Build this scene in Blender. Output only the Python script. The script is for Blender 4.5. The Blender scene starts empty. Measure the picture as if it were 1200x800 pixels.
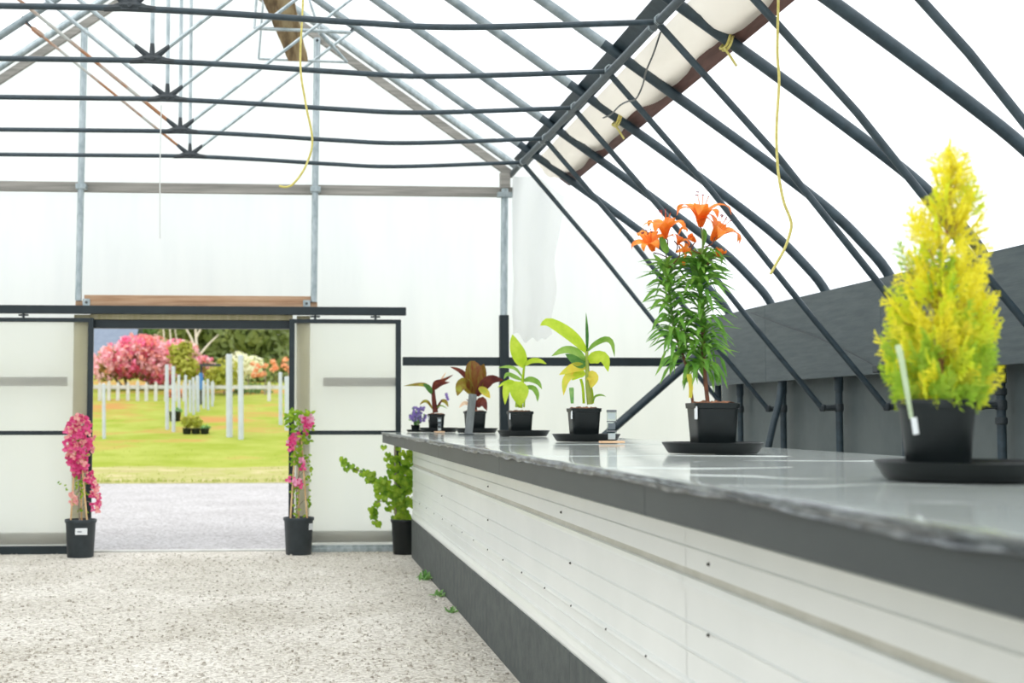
import bpy, math, random
from mathutils import Vector, Matrix, noise
R = random.Random(11)
C = bpy.context.scene.collection
scene = bpy.context.scene

# ------------------------------------------------------------------ camera
F = 1667.0; PX, PY = 470., 385.; VX, VY = 340., 488.; H = 1.3
PIT = math.atan((VY - PY) / F); YAW = math.atan((PX - VX) / F * math.cos(PIT))
fw = Vector((math.cos(PIT) * math.sin(YAW), math.cos(PIT) * math.cos(YAW), math.sin(PIT)))
rt = Vector((math.cos(YAW), -math.sin(YAW), 0)); up = rt.cross(fw)
cam_d = bpy.data.cameras.new('camera'); cam = bpy.data.objects.new('camera', cam_d); C.objects.link(cam)
M3 = Matrix((rt, up, -fw)).transposed()
cam.matrix_world = Matrix.Translation((0, 0, H)) @ M3.to_4x4()
cam_d.sensor_width = 36; cam_d.sensor_fit = 'HORIZONTAL'; cam_d.lens = F / 1200 * 36
cam_d.shift_x = (600 - PX) / 1200; cam_d.shift_y = -(400 - PY) / 1200
cam_d.clip_start = .05; cam_d.clip_end = 500
cam_d.dof.use_dof = True; cam_d.dof.focus_distance = 7.2; cam_d.dof.aperture_fstop = 3.4
scene.camera = cam

def P(px, py, X=None, Y=None, Z=None):
    """a point of the place: where the sight line of a photo pixel meets a plane of the room"""
    d = fw + rt * ((px - PX) / F) + up * ((PY - py) / F)
    t = X / d.x if X is not None else Y / d.y if Y is not None else (Z - H) / d.z
    return Vector((t * d.x, t * d.y, H + t * d.z))

# ------------------------------------------------------------------ materials
def lin(c):
    c = c / 255
    return c / 12.92 if c < .04045 else ((c + .055) / 1.055) ** 2.4
def S(r, g, b): return (lin(r), lin(g), lin(b), 1)
class Nt:
    def __init__(s, name):
        s.m = bpy.data.materials.new(name); s.m.use_nodes = True
        s.t = s.m.node_tree; s.n = s.t.nodes; s.n.clear()
        s.out = s.n.new('ShaderNodeOutputMaterial')
    def add(s, typ, **kw):
        n = s.n.new(typ)
        for k, v in kw.items(): setattr(n, k, v)
        return n
    def l(s, a, b): s.t.links.new(a, b)
def noise_mix(N, c1, c2, scale, detail=4, lo=.35, hi=.65, stretch=(1, 1, 1), c3=None, coord='Object', rough=.6):
    tc = N.add('ShaderNodeTexCoord'); mp = N.add('ShaderNodeMapping'); mp.inputs['Scale'].default_value = stretch
    nz = N.add('ShaderNodeTexNoise'); nz.inputs['Scale'].default_value = scale; nz.inputs['Detail'].default_value = detail
    nz.inputs['Roughness'].default_value = rough
    N.l(tc.outputs[coord], mp.inputs[0]); N.l(mp.outputs[0], nz.inputs['Vector'])
    cr = N.add('ShaderNodeValToRGB'); e = cr.color_ramp.elements
    e[0].position = lo; e[0].color = c1; e[1].position = hi; e[1].color = c2
    if c3:
        x = e.new((lo + hi) / 2); x.color = c3
    N.l(nz.outputs[0], cr.inputs[0])
    return cr.outputs[0], nz.outputs[0], mp.outputs[0]
def mat(name, c1, c2=None, scale=6, rough=.6, metal=0, bump=0, stretch=(1, 1, 1), c3=None, lo=.35, hi=.65, spec=.5, coat=0, bscale=None):
    N = Nt(name); b = N.add('ShaderNodeBsdfPrincipled')
    b.inputs['Roughness'].default_value = rough; b.inputs['Metallic'].default_value = metal
    b.inputs['Specular IOR Level'].default_value = spec; b.inputs['Coat Weight'].default_value = coat
    col, fac, vec = noise_mix(N, c1, c2 or c1, scale, lo=lo, hi=hi, stretch=stretch, c3=c3)
    N.l(col, b.inputs['Base Color'])
    if bump:
        bp = N.add('ShaderNodeBump'); bp.inputs['Strength'].default_value = bump; bp.inputs['Distance'].default_value = .01
        if bscale:
            n2 = N.add('ShaderNodeTexNoise'); n2.inputs['Scale'].default_value = bscale; n2.inputs['Detail'].default_value = 5
            N.l(vec, n2.inputs['Vector']); fac = n2.outputs[0]
        N.l(fac, bp.inputs['Height']); N.l(bp.outputs[0], b.inputs['Normal'])
    N.l(b.outputs[0], N.out.inputs[0]); return N.m
def leafmat(name, c1, c2, c3=None, scale=9, trans=.45, rough=.42, lo=.32, hi=.68, stretch=(1, 1, 1), spec=.35):
    N = Nt(name); b = N.add('ShaderNodeBsdfPrincipled'); b.inputs['Roughness'].default_value = rough
    b.inputs['Specular IOR Level'].default_value = spec
    t = N.add('ShaderNodeBsdfTranslucent'); mx = N.add('ShaderNodeMixShader'); mx.inputs[0].default_value = trans
    col, fac, vec = noise_mix(N, c1, c2, scale, c3=c3, lo=lo, hi=hi, stretch=stretch)
    N.l(col, b.inputs['Base Color']); N.l(col, t.inputs['Color'])
    N.l(b.outputs[0], mx.inputs[1]); N.l(t.outputs[0], mx.inputs[2]); N.l(mx.outputs[0], N.out.inputs[0]); return N.m
def filmmat(name, tcol, clear, refr=0, rrough=.35, haze=None, gloss=.0, streak=None, refl=0.0, rcol=(.9, .95, .93, 1), rdif=(.9, .9, .88, 1)):
    """plastic film: translucent haze + a clear share + a blurred see-through share + some white reflection"""
    N = Nt(name)
    tr = N.add('ShaderNodeBsdfTranslucent'); tr.inputs['Color'].default_value = tcol
    if streak:
        col, fac, vec = noise_mix(N, streak, tcol, 1.6, detail=5, lo=.25, hi=.6, stretch=(2.2, 1, .35))
        N.l(col, tr.inputs['Color'])
    sh = tr.outputs[0]
    def mix(f, a, b):
        m = N.add('ShaderNodeMixShader'); m.inputs[0].default_value = f; N.l(a, m.inputs[1]); N.l(b, m.inputs[2]); return m.outputs[0]
    if clear:
        c = N.add('ShaderNodeBsdfTransparent'); c.inputs[0].default_value = (.97, .985, 1, 1); sh = mix(clear, sh, c.outputs[0])
    if refr:
        g = N.add('ShaderNodeBsdfRefraction'); g.inputs['Roughness'].default_value = rrough; g.inputs['IOR'].default_value = 1.25
        g.inputs['Color'].default_value = rcol; sh = mix(refr, sh, g.outputs[0])
    if refl:
        d = N.add('ShaderNodeBsdfDiffuse'); d.inputs[0].default_value = rdif; sh = mix(refl, sh, d.outputs[0])
    if gloss:
        g = N.add('ShaderNodeBsdfGlossy'); g.inputs['Roughness'].default_value = .15; sh = mix(gloss, sh, g.outputs[0])
    N.l(sh, N.out.inputs[0]); return N.m
def gravelmat(name, a, b, c, scale=55, dirt=None, bump=.6):
    N = Nt(name); bs = N.add('ShaderNodeBsdfPrincipled'); bs.inputs['Roughness'].default_value = .9; bs.inputs['Specular IOR Level'].default_value = .2
    tc = N.add('ShaderNodeTexCoord'); v = N.add('ShaderNodeTexVoronoi'); v.inputs['Scale'].default_value = scale
    N.l(tc.outputs['Object'], v.inputs['Vector'])
    cr = N.add('ShaderNodeValToRGB'); e = cr.color_ramp.elements; e[0].color = a; e[0].position = .05; e[1].color = b; e[1].position = .95
    x = e.new(.45); x.color = c
    sep = N.add('ShaderNodeSeparateColor'); N.l(v.outputs['Color'], sep.inputs[0]); N.l(sep.outputs[0], cr.inputs[0])
    nz = N.add('ShaderNodeTexNoise'); nz.inputs['Scale'].default_value = .9; nz.inputs['Detail'].default_value = 6; N.l(tc.outputs['Object'], nz.inputs['Vector'])
    r2 = N.add('ShaderNodeValToRGB'); r2.color_ramp.elements[0].position = .3; r2.color_ramp.elements[0].color = dirt or (.8, .79, .76, 1); r2.color_ramp.elements[1].position = .62
    N.l(nz.outputs[0], r2.inputs[0])
    mu = N.add('ShaderNodeMix', data_type='RGBA', blend_type='MULTIPLY'); mu.inputs[0].default_value = 1
    N.l(cr.outputs[0], mu.inputs[6]); N.l(r2.outputs[0], mu.inputs[7]); N.l(mu.outputs[2], bs.inputs['Base Color'])
    bp = N.add('ShaderNodeBump'); bp.inputs['Strength'].default_value = bump; bp.inputs['Distance'].default_value = .010; bp.invert = True
    N.l(v.outputs['Distance'], bp.inputs['Height']); N.l(bp.outputs[0], bs.inputs['Normal'])
    N.l(bs.outputs[0], N.out.inputs[0]); return N.m

M = {}
M['slate'] = mat('dark slate paint', S(42, 56, 63), S(54, 70, 78), 14, rough=.42, bump=.05)
M['galv'] = mat('galvanised steel', S(150, 162, 165), S(186, 196, 198), 22, rough=.38, metal=.55, stretch=(1, 1, .4))
M['galvd'] = mat('dull galvanised pipe', S(118, 130, 134), S(150, 160, 162), 9, rough=.4, metal=.35)
M['rust'] = mat('rusting galvanised rod', S(158, 112, 78), S(172, 174, 168), 3.2, rough=.6, metal=.25, lo=.42, hi=.6)
M['clampm'] = mat('black iron', S(38, 46, 50), S(52, 60, 64), 20, rough=.5)
M['black'] = mat('black green frame paint', S(14, 30, 35), S(22, 38, 43), 6, rough=.45)
M['graywall'] = mat('grey painted panel', S(80, 91, 91), S(95, 104, 103), 1.8, rough=.55, bump=.12, c3=S(87, 97, 97), bscale=16, stretch=(1, 1, 1))
M['grayboard'] = mat('grey painted plywood', S(70, 81, 84), S(86, 96, 97), 5, rough=.55, bump=.2, stretch=(6, .6, 6), bscale=7)
M['base'] = mat('dark grey painted plywood', S(68, 74, 73), S(84, 90, 87), 12, rough=.75, bump=.25, bscale=60)
M['fascia'] = mat('grey painted fascia board', S(46, 53, 55), S(56, 63, 63), 4, rough=.5, bump=.08, stretch=(1, .35, 1))
M['benchtop'] = mat('grey white plastic bench sheet', S(186, 193, 188), S(204, 210, 206), 1.3, rough=.085, bump=.09, spec=.7, bscale=3.2)
M['filmedge'] = mat('grey plastic fold', S(36, 42, 46), S(128, 134, 136), 26, rough=.3, bump=.5, stretch=(2, .5, 2), c3=S(74, 80, 84))  # dark fold; its highlights are painted in as pale streaks of the colour
M['panel'] = mat('white corrugated plastic', S(229, 232, 228), S(238, 240, 236), 1.0, rough=.3, spec=.5)
M['panelstrip'] = mat('taupe overlap strip', S(186, 184, 170), S(202, 200, 188), 5, rough=.45)
M['wood'] = mat('weathered grey wood', S(128, 126, 119), S(164, 160, 152), 3, rough=.8, bump=.3, stretch=(.4, 1, 8), c3=S(146, 143, 136))
M['pine'] = mat('pale brown pine', S(158, 122, 92), S(196, 164, 134), 3, rough=.75, bump=.2, stretch=(.5, 1, 9), c3=S(182, 147, 116))
M['jamb'] = mat('pale jamb wood', S(168, 160, 122), S(188, 180, 146), 3, rough=.75, bump=.15, stretch=(8, 1, .4))
M['plank'] = mat('weathered tan plank', S(98, 80, 58), S(172, 154, 118), 4, rough=.85, bump=.5, stretch=(3, .8, .8), c3=S(146, 124, 90))
M['brown'] = mat('red brown timber', S(86, 58, 52), S(112, 78, 70), 6, rough=.7, stretch=(4, .4, 4), bump=.2)
M['yrope'] = mat('yellow rope', S(196, 182, 92), S(218, 206, 130), 40, rough=.8)
M['wstring'] = mat('white string', S(214, 216, 212), None, rough=.8)
M['wire'] = mat('grey wire', S(70, 74, 74), S(110, 112, 108), 20, rough=.5)
M['pot'] = mat('black nursery plastic', S(10, 17, 18), S(17, 25, 26), 12, rough=.42, spec=.4)
M['pot2'] = mat('slate black nursery plastic', S(38, 47, 52), S(48, 57, 62), 12, rough=.5)
M['saucer'] = mat('black saucer plastic', S(9, 15, 16), S(15, 22, 23), 9, rough=.38, spec=.3)
M['soil'] = mat('bark potting soil', S(62, 44, 34), S(166, 112, 80), 60, rough=.95, bump=.6)
M['label'] = mat('white label plastic', S(228, 231, 232), None, rough=.45)
M['ink'] = mat('grey label print', S(140, 144, 150), None, rough=.6)
M['clearpl'] = None
M['alu'] = mat('brushed aluminium', S(112, 116, 118), S(134, 138, 140), 30, rough=.38, metal=.6, stretch=(1, 1, .2))
M['blockwood'] = mat('pale orange wood', S(222, 178, 138), S(236, 198, 160), 20, rough=.6)
M['bamboo'] = mat('bamboo cane', S(196, 158, 108), S(222, 190, 144), 12, rough=.6)
M['screw'] = mat('dark screw', S(60, 58, 54), None, rough=.4, metal=.4)
M['white'] = mat('white painted wood', S(186, 186, 180), S(202, 202, 198), 6, rough=.8)
M['pvc'] = mat('white pvc pipe', S(180, 188, 194), S(192, 200, 204), 3, rough=.5)
M['roofblue'] = mat('blue grey roof shingle', S(112, 124, 142), S(124, 136, 152), 6, rough=.8)
M['bluepl'] = mat('blue plastic', S(40, 110, 170), None, rough=.4)
M['gravel'] = gravelmat('crushed gravel', S(170, 163, 152), S(226, 222, 212), S(206, 201, 191), 60, bump=.42)
M['gravel2'] = gravelmat('pale driveway gravel', S(150, 147, 146), S(198, 197, 198), S(180, 178, 178), 40, dirt=(.88, .87, .87, 1))
M['bark'] = mat('grey bark', S(120, 106, 92), S(168, 156, 140), 14, rough=.9, bump=.4)
M['birch'] = mat('pale bark', S(196, 186, 166), S(224, 216, 200), 14, rough=.9)
# plants
M['lilyleaf'] = leafmat('lily leaf', S(84, 136, 50), S(146, 186, 80), S(108, 160, 62), 14, trans=.4)
M['lilystem'] = mat('lily stem', S(88, 54, 38), S(124, 74, 48), 30, rough=.6)
M['lilygreen'] = mat('green stem', S(84, 120, 48), S(120, 150, 70), 20, rough=.5)
M['petal'] = leafmat('orange petal', S(244, 122, 40), S(252, 172, 72), S(248, 142, 50), 24, trans=.35)
M['anther'] = mat('maroon anther', S(120, 30, 50), None, rough=.7)
M['cy1'] = leafmat('yellow frond', S(250, 244, 70), S(253, 248, 110), None, 20, trans=.55, rough=.6, spec=.15)
M['cy2'] = leafmat('lime frond', S(234, 242, 78), S(244, 246, 96), None, 20, trans=.55, rough=.6, spec=.15)
M['cy3'] = leafmat('green frond', S(188, 220, 84), S(216, 232, 96), None, 20, trans=.55, rough=.6, spec=.15)
M['cystem'] = mat('brown twig', S(128, 84, 52), S(160, 112, 70), 20, rough=.8)
M['lime'] = leafmat('lime leaf', S(176, 208, 46), S(212, 230, 78), None, 12, trans=.5)
M['green'] = leafmat('fresh green leaf', S(118, 164, 62), S(160, 196, 92), None, 12, trans=.45)
M['dgreen'] = leafmat('deep green leaf', S(70, 122, 58), S(112, 160, 84), None, 12, trans=.4)
M['yellow'] = leafmat('yellowing leaf', S(226, 196, 52), S(206, 216, 76), S(232, 214, 84), 9, trans=.5)
M['burg'] = leafmat('burgundy leaf', S(84, 34, 34), S(128, 62, 44), S(104, 46, 38), 12, trans=.3)
M['bronze'] = leafmat('bronze leaf', S(120, 58, 26), S(134, 122, 40), S(128, 84, 32), 9, trans=.4, stretch=(4, 4, .7))
M['olive'] = leafmat('olive leaf', S(142, 140, 44), S(172, 172, 66), S(146, 118, 48), 10, trans=.45)
M['peach'] = leafmat('peach leaf', S(242, 204, 170), S(250, 222, 190), None, 10, trans=.4)
M['vine'] = leafmat('vine leaf', S(92, 138, 28), S(182, 206, 66), S(136, 174, 40), 16, trans=.45)
M['violet'] = leafmat('violet flower', S(126, 104, 180), S(166, 146, 208), None, 30, trans=.3)
M['magenta'] = leafmat('magenta bract', S(210, 52, 122), S(240, 124, 168), S(226, 80, 140), 14, trans=.35)
M['rosebract'] = leafmat('rose bract', S(238, 140, 150), S(250, 206, 190), None, 14, trans=.35)
M['weed'] = leafmat('weed leaf', S(100, 158, 84), S(150, 190, 112), None, 20, trans=.3)
M['rhod1'] = leafmat('deep pink blossom', S(238, 96, 146), S(246, 152, 182), None, 3, trans=.3)
M['rhod2'] = leafmat('pale pink blossom', S(248, 186, 200), S(250, 216, 218), None, 3, trans=.3)
M['rhod3'] = leafmat('salmon blossom', S(242, 146, 140), S(246, 190, 170), None, 3, trans=.3)
M['yleaf'] = leafmat('yellow green foliage', S(160, 170, 56), S(198, 194, 88), None, 2, trans=.4)
M['rleaf'] = leafmat('young rhododendron leaf', S(168, 178, 96), S(206, 196, 120), S(178, 160, 104), 1.4, trans=.5)
M['tree1'] = leafmat('evergreen foliage', S(116, 134, 72), S(160, 170, 106), S(136, 152, 88), 1.2, trans=.45)
M['tree2'] = leafmat('olive green foliage', S(134, 144, 78), S(172, 174, 110), None, 1.2, trans=.45)
M['tree3'] = leafmat('bright green foliage', S(98, 136, 74), S(140, 168, 104), None, 1.2, trans=.45)
M['azalea'] = leafmat('orange blossom', S(240, 158, 112), S(246, 196, 150), None, 3, trans=.3)
M['cream'] = leafmat('cream blossom', S(234, 236, 200), S(246, 246, 222), None, 3, trans=.3)
def lawnmat():
    N = Nt('spring lawn'); b = N.add('ShaderNodeBsdfPrincipled'); b.inputs['Roughness'].default_value = .9; b.inputs['Specular IOR Level'].default_value = .1
    col, f, v = noise_mix(N, S(138, 152, 50), S(164, 170, 84), 1.1, detail=8, stretch=(.6, 1, 1))
    c2, f2, v2 = noise_mix(N, (0, 0, 0, 1), (1, 1, 1, 1), .55, detail=6, lo=.49, hi=.60, stretch=(.5, 1, 1))
    mx = N.add('ShaderNodeMix', data_type='RGBA'); N.l(c2, mx.inputs[0]); N.l(col, mx.inputs[6]); mx.inputs[7].default_value = S(176, 134, 76)
    N.l(mx.outputs[2], b.inputs['Base Color']); N.l(b.outputs[0], N.out.inputs[0]); return N.m
M['lawn'] = lawnmat()
M['drygrass'] = mat('dry verge grass', S(168, 156, 108), S(188, 174, 134), 2, rough=.95, stretch=(.5, 2, 1), c3=S(156, 158, 82))
M['grassblade'] = leafmat('grass blade', S(148, 164, 62), S(178, 184, 100), None, .8, trans=.5)
M['roof'] = filmmat('clear greenhouse film', (.93, .95, .96, 1), .55, refl=.06)
M['endfilm'] = filmmat('hazy end wall film', (.80, .83, .83, 1), .0, refr=.36, rrough=.7, refl=.10, streak=(.71, .75, .76, 1), rcol=(.86, .88, .84, 1))
M['doorfilm'] = filmmat('hazy door panel', (.95, .97, .90, 1), .0, refr=.58, rrough=.32, refl=.08, streak=(.90, .93, .88, 1), rcol=(1, 1, .95, 1))
M['curtain'] = filmmat('cream rolled plastic', (.72, .67, .57, 1), .03, refl=.4, rdif=(.93, .88, .78, 1))
M['drape'] = filmmat('loose white plastic', (.84, .83, .80, 1), .5, refl=.12)
def clearmat():
    N = Nt('clear acrylic'); g = N.add('ShaderNodeBsdfGlossy'); g.inputs['Roughness'].default_value = .05
    t = N.add('ShaderNodeBsdfTransparent'); t.inputs[0].default_value = (.86, .9, .9, 1)
    lw = N.add('ShaderNodeLayerWeight'); lw.inputs[0].default_value = .35; m = N.add('ShaderNodeMixShader')
    N.l(lw.outputs['Facing'], m.inputs[0]); N.l(t.outputs[0], m.inputs[1]); N.l(g.outputs[0], m.inputs[2]); N.l(m.outputs[0], N.out.inputs[0]); return N.m
M['clearpl'] = clearmat()

# ------------------------------------------------------------------ mesh helpers
def top_of(o):
    while o.parent: o = o.parent
    return o
def V(*a): return Vector(a)
class MB:
    def __init__(s): s.v = []; s.f = []; s.mi = []
    def quad(s, a, b, c, d, m=0):
        i = len(s.v); s.v += [Vector(a), Vector(b), Vector(c), Vector(d)]; s.f.append((i, i + 1, i + 2, i + 3)); s.mi.append(m)
    def tri(s, a, b, c, m=0):
        i = len(s.v); s.v += [Vector(a), Vector(b), Vector(c)]; s.f.append((i, i + 1, i + 2)); s.mi.append(m)
    def box(s, lo, hi, m=0):
        i = len(s.v)
        s.v += [Vector((x, y, z)) for z in (lo[2], hi[2]) for y in (lo[1], hi[1]) for x in (lo[0], hi[0])]
        for q in ((0, 2, 3, 1), (4, 5, 7, 6), (0, 1, 5, 4), (2, 6, 7, 3), (0, 4, 6, 2), (1, 3, 7, 5)):
            s.f.append(tuple(i + k for k in q)); s.mi.append(m)
    def bar(s, a, b, w, h, nrm=(0, 0, 1), m=0):
        """rectangular bar from a to b; w across, h along nrm"""
        a, b, n = Vector(a), Vector(b), Vector(nrm); t = (b - a).normalized(); sd = t.cross(n).normalized(); n = sd.cross(t)
        i = len(s.v)
        for p in (a, b):
            s.v += [p - sd * w / 2 - n * h / 2, p + sd * w / 2 - n * h / 2, p + sd * w / 2 + n * h / 2, p - sd * w / 2 + n * h / 2]
        for q in ((0, 3, 2, 1), (4, 5, 6, 7), (0, 1, 5, 4), (1, 2, 6, 5), (2, 3, 7, 6), (3, 0, 4, 7)):
            s.f.append(tuple(i + k for k in q)); s.mi.append(m)
    def tube(s, pts, r, n=8, m=0, cap=True):
        pts = [Vector(p) for p in pts]; k = len(pts); rr = r if isinstance(r, (list, tuple)) else [r] * k
        i0 = len(s.v); t = (pts[1] - pts[0]).normalized()
        a = V(0, 0, 1) if abs(t.z) < .9 else V(1, 0, 0); u = t.cross(a).normalized()
        for j in range(k):
            t = (pts[min(j + 1, k - 1)] - pts[max(j - 1, 0)]).normalized()
            u = (u - t * u.dot(t)).normalized(); w = t.cross(u)
            for q in range(n):
                an = 2 * math.pi * q / n; s.v.append(pts[j] + (u * math.cos(an) + w * math.sin(an)) * rr[j])
        for j in range(k - 1):
            for q in range(n):
                a_, b_ = i0 + j * n + q, i0 + j * n + (q + 1) % n
                s.f.append((a_, b_, b_ + n, a_ + n)); s.mi.append(m)
        if cap:
            s.f.append(tuple(i0 + q for q in reversed(range(n)))); s.f.append(tuple(i0 + (k - 1) * n + q for q in range(n))); s.mi += [m, m]
    def lathe(s, prof, c, n=32, m=0, sq=None, wob=0):
        """prof: (r, z) pairs; sq: corner rounding 0..1 for a square section"""
        i0 = len(s.v); k = len(prof); c = Vector(c)
        for (r, z) in prof:
            for q in range(n):
                an = 2 * math.pi * (q + .5) / n; cx, sx = math.cos(an), math.sin(an); f = 1
                if sq: f = 1 / (abs(cx) ** sq + abs(sx) ** sq) ** (1 / sq)
                s.v.append(c + V(cx * r * f, sx * r * f, z))
        for j in range(k - 1):
            for q in range(n):
                a_, b_ = i0 + j * n + q, i0 + j * n + (q + 1) % n
                s.f.append((a_, b_, b_ + n, a_ + n)); s.mi.append(m)
        s.f.append(tuple(i0 + q for q in reversed(range(n)))); s.f.append(tuple(i0 + (k - 1) * n + q for q in range(n))); s.mi += [m, m]
    def grid(s, fn, nu, nv, m=0):
        i0 = len(s.v)
        for i in range(nu + 1):
            for j in range(nv + 1): s.v.append(Vector(fn(i / nu, j / nv)))
        for i in range(nu):
            for j in range(nv):
                a_ = i0 + i * (nv + 1) + j; s.f.append((a_, a_ + nv + 1, a_ + nv + 2, a_ + 1)); s.mi.append(m)
    def leaf(s, pts, w, m=0, face=(0, -1, 0), roll=0, fold=.25, n=10, shape='leaf', cup=0):
        """a curved blade along pts; w its full width"""
        pts = [Vector(p) for p in pts]; c = spline(pts, n); i0 = len(s.v); fc = Vector(face)
        for j, p in enumerate(c):
            t = (c[min(j + 1, n)] - c[max(j - 1, 0)]).normalized()
            sd = t.cross(fc)
            if sd.length < .05: sd = t.cross(V(.3, -.3, .9))
            sd.normalize(); sd = Matrix.Rotation(roll, 3, t) @ sd; nn = sd.cross(t)
            x = j / n
            if shape == 'leaf': b = math.sin(math.pi * min(1, x * .94 + .06)) ** .75 * (1 - .25 * x)
            elif shape == 'paddle': b = (math.sin(math.pi * x ** .75)) ** .6 if x > .12 else .16 + x * 2.6
            elif shape == 'blade': b = min(1, x * 5 + .3) * (1 - x ** 2.2)
            elif shape == 'strip': b = .6 + .4 * x if x < .97 else .8
            else: b = math.sin(math.pi * x) ** .8
            b = max(b, .03) * w / 2
            s.v += [p - sd * b + nn * b * fold, p - sd * b * .5 + nn * b * fold * .35, p, p + sd * b * .5 + nn * b * fold * .35, p + sd * b + nn * b * fold]
        for j in range(n):
            for q in range(4):
                a_ = i0 + j * 5 + q; s.f.append((a_, a_ + 1, a_ + 6, a_ + 5)); s.mi.append(m)
    def build(s, name, mats, parent=None, origin=None, smooth=True, bevel=0):
        off = Vector(origin) if origin is not None else (top_of(parent).location if parent else V(0, 0, 0))
        me = bpy.data.meshes.new(name); me.from_pydata([v - off for v in s.v], [], s.f)
        for mm in (mats if isinstance(mats, list) else [mats]): me.materials.append(mm)
        me.polygons.foreach_set('material_index', s.mi)
        if smooth:
            me.polygons.foreach_set('use_smooth', [True] * len(s.f)); me.set_sharp_from_angle(angle=math.radians(40))
        me.update()
        o = bpy.data.objects.new(name, me); C.objects.link(o)
        if parent: o.parent = parent
        else: o.location = off
        if bevel:
            b = o.modifiers.new('bevel', 'BEVEL'); b.width = bevel; b.segments = 2; b.limit_method = 'ANGLE'
        return o
def spline(pts, n):
    pts = [Vector(p) for p in pts]
    if len(pts) == 2: return [pts[0].lerp(pts[1], i / n) for i in range(n + 1)]
    e = [pts[0] * 2 - pts[1]] + pts + [pts[-1] * 2 - pts[-2]]; k = len(pts) - 1; out = []
    for i in range(n + 1):
        x = i / n * k; q = min(int(x), k - 1); t = x - q; a, b, c, d = e[q:q + 4]
        out.append(.5 * ((2 * b) + (c - a) * t + (2 * a - 5 * b + 4 * c - d) * t * t + (3 * b - a - 3 * c + d) * t ** 3))
    return out
def tag(o, label, cat, group=None, kind=None):
    o['label'] = label; o['category'] = cat
    if group: o['group'] = group
    if kind: o['kind'] = kind
    return o
def root(name, loc, label, cat, group=None):
    o = bpy.data.objects.new(name, None); C.objects.link(o); o.location = loc; o.empty_display_size = .1
    return tag(o, label, cat, group)
def struct(o): o['kind'] = 'structure'; return o
def tube(name, pts, r, m, parent=None, n=10, origin=None):
    b = MB(); b.tube(pts, r, n); return b.build(name, m, parent, origin if origin is not None or parent else pts[0])
def box(name, lo, hi, m, parent=None, bevel=.003, origin=None):
    b = MB(); b.box(lo, hi)
    if parent is None and origin is None: origin = ((lo[0] + hi[0]) / 2, (lo[1] + hi[1]) / 2, lo[2])
    return b.build(name, m, parent, origin, smooth=False, bevel=bevel)

# ------------------------------------------------------------------ the house: bow shape
XC, YW, XR = -.94, 14.0, 4.26
RIDGE = 6.02
def bow_half(sgn=1, grow=0):
    pts = [(XC, RIDGE), (0, 5.38), (1, 4.68), (2, 3.98), (3, 3.28), (3.55, 2.88), (3.8, 2.68), (3.98, 2.50), (4.12, 2.34), (4.2, 2.18), (4.24, 1.95), (4.25, 1.5)]
    out = []
    for i, (x, z) in enumerate(pts):
        a = pts[max(i - 1, 0)]; b = pts[min(i + 1, len(pts) - 1)]
        t = Vector((b[0] - a[0], b[1] - a[1])).normalized(); n = Vector((-t.y, t.x))
        if i == 0: n = Vector((0, 1.2))
        q = Vector((x, z)) + n * grow
        out.append((XC + sgn * (q.x - XC), q.y))
    return out
def bowpath(Y, grow=0):
    l = bow_half(-1, grow); r = bow_half(1, grow)
    return [(x, Y, z) for x, z in reversed(l[1:])] + [(x, Y, z) for x, z in r]

# floor and ground outside
b = MB(); b.quad((-6.3, -6, 0), (4.5, -6, 0), (4.5, YW, 0), (-6.3, YW, 0)); struct(b.build('floor', M['gravel'], smooth=False))
b = MB(); b.quad((-40, YW, -.002), (40, YW, -.002), (40, 28.6, -.002), (-40, 28.6, -.002)); struct(b.build('ground_driveway', M['gravel2'], smooth=False))
def gz(Y): return max(0, (Y - 29) * .145) if Y < 43 else 2.03 + (Y - 43) * .05
b = MB()
def vg(u, v):
    x = -40 + 80 * u; y = 28.2 + .35 * noise.noise(V(x * .25, 3, 0)) + v * (2.5)
    return (x, y, gz(y) + .02 + (.05 if 0 < v else -.02))
b.grid(vg, 120, 6); struct(b.build('ground_verge', M['drygrass']))
b = MB()
def lg(u, v):
    x = -40 + 80 * u; y = 29.9 + .5 * noise.noise(V(x * .35, 9, 0)) * (1 - v) + v * 75
    return (x, y, gz(y) + (.09 if v > 0 else .0) + .05 * noise.noise(V(x * .3, y * .3, 5)))
b.grid(lg, 140, 150); struct(b.build('ground_lawn', M['lawn']))
# near lip of lawn: fringe of grass blades
b = MB()
for i in range(9000):
    x = R.uniform(-7, 4); y = 28.15 + R.random() ** 2 * 11; z = gz(y) + .03; h = R.uniform(.03, .09); a = R.uniform(0, 6.28); w = .018
    d = V(math.cos(a), math.sin(a), 0)
    if y < 30.4 and R.random() < .55: continue
    b.tri(V(x, y, z) - d * w, V(x, y, z) + d * w, V(x + R.uniform(-.05, .05), y + R.uniform(-.05, .05), z + h))
tag(b.build('grass', M['grassblade'], smooth=False), 'short grass growing on the verge and lawn beyond the driveway', 'grass', kind='stuff')

# roof film and side walls
def film_strip(name, path0, y0, y1, ny, m):
    b = MB(); k = len(path0) - 1
    def fn(u, v):
        i = min(int(round(u * k)), k); x, _, z = path0[i]; return (x, y0 + (y1 - y0) * v, z)
    b.grid(fn, k, ny); return b.build(name, m)
struct(film_strip('ceiling', bowpath(0, .13), -6, YW + .02, 20, M['roof']))
for nm, sx in (('wall_right', 1), ('wall_left', -1)):
    b = MB(); x = XC + sx * (4.32 - XC); b.box((min(x, x + .02 * sx), -6, 0), (max(x, x + .02 * sx), YW, 2.02)); struct(b.build(nm, M['graywall'], smooth=False))
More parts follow.
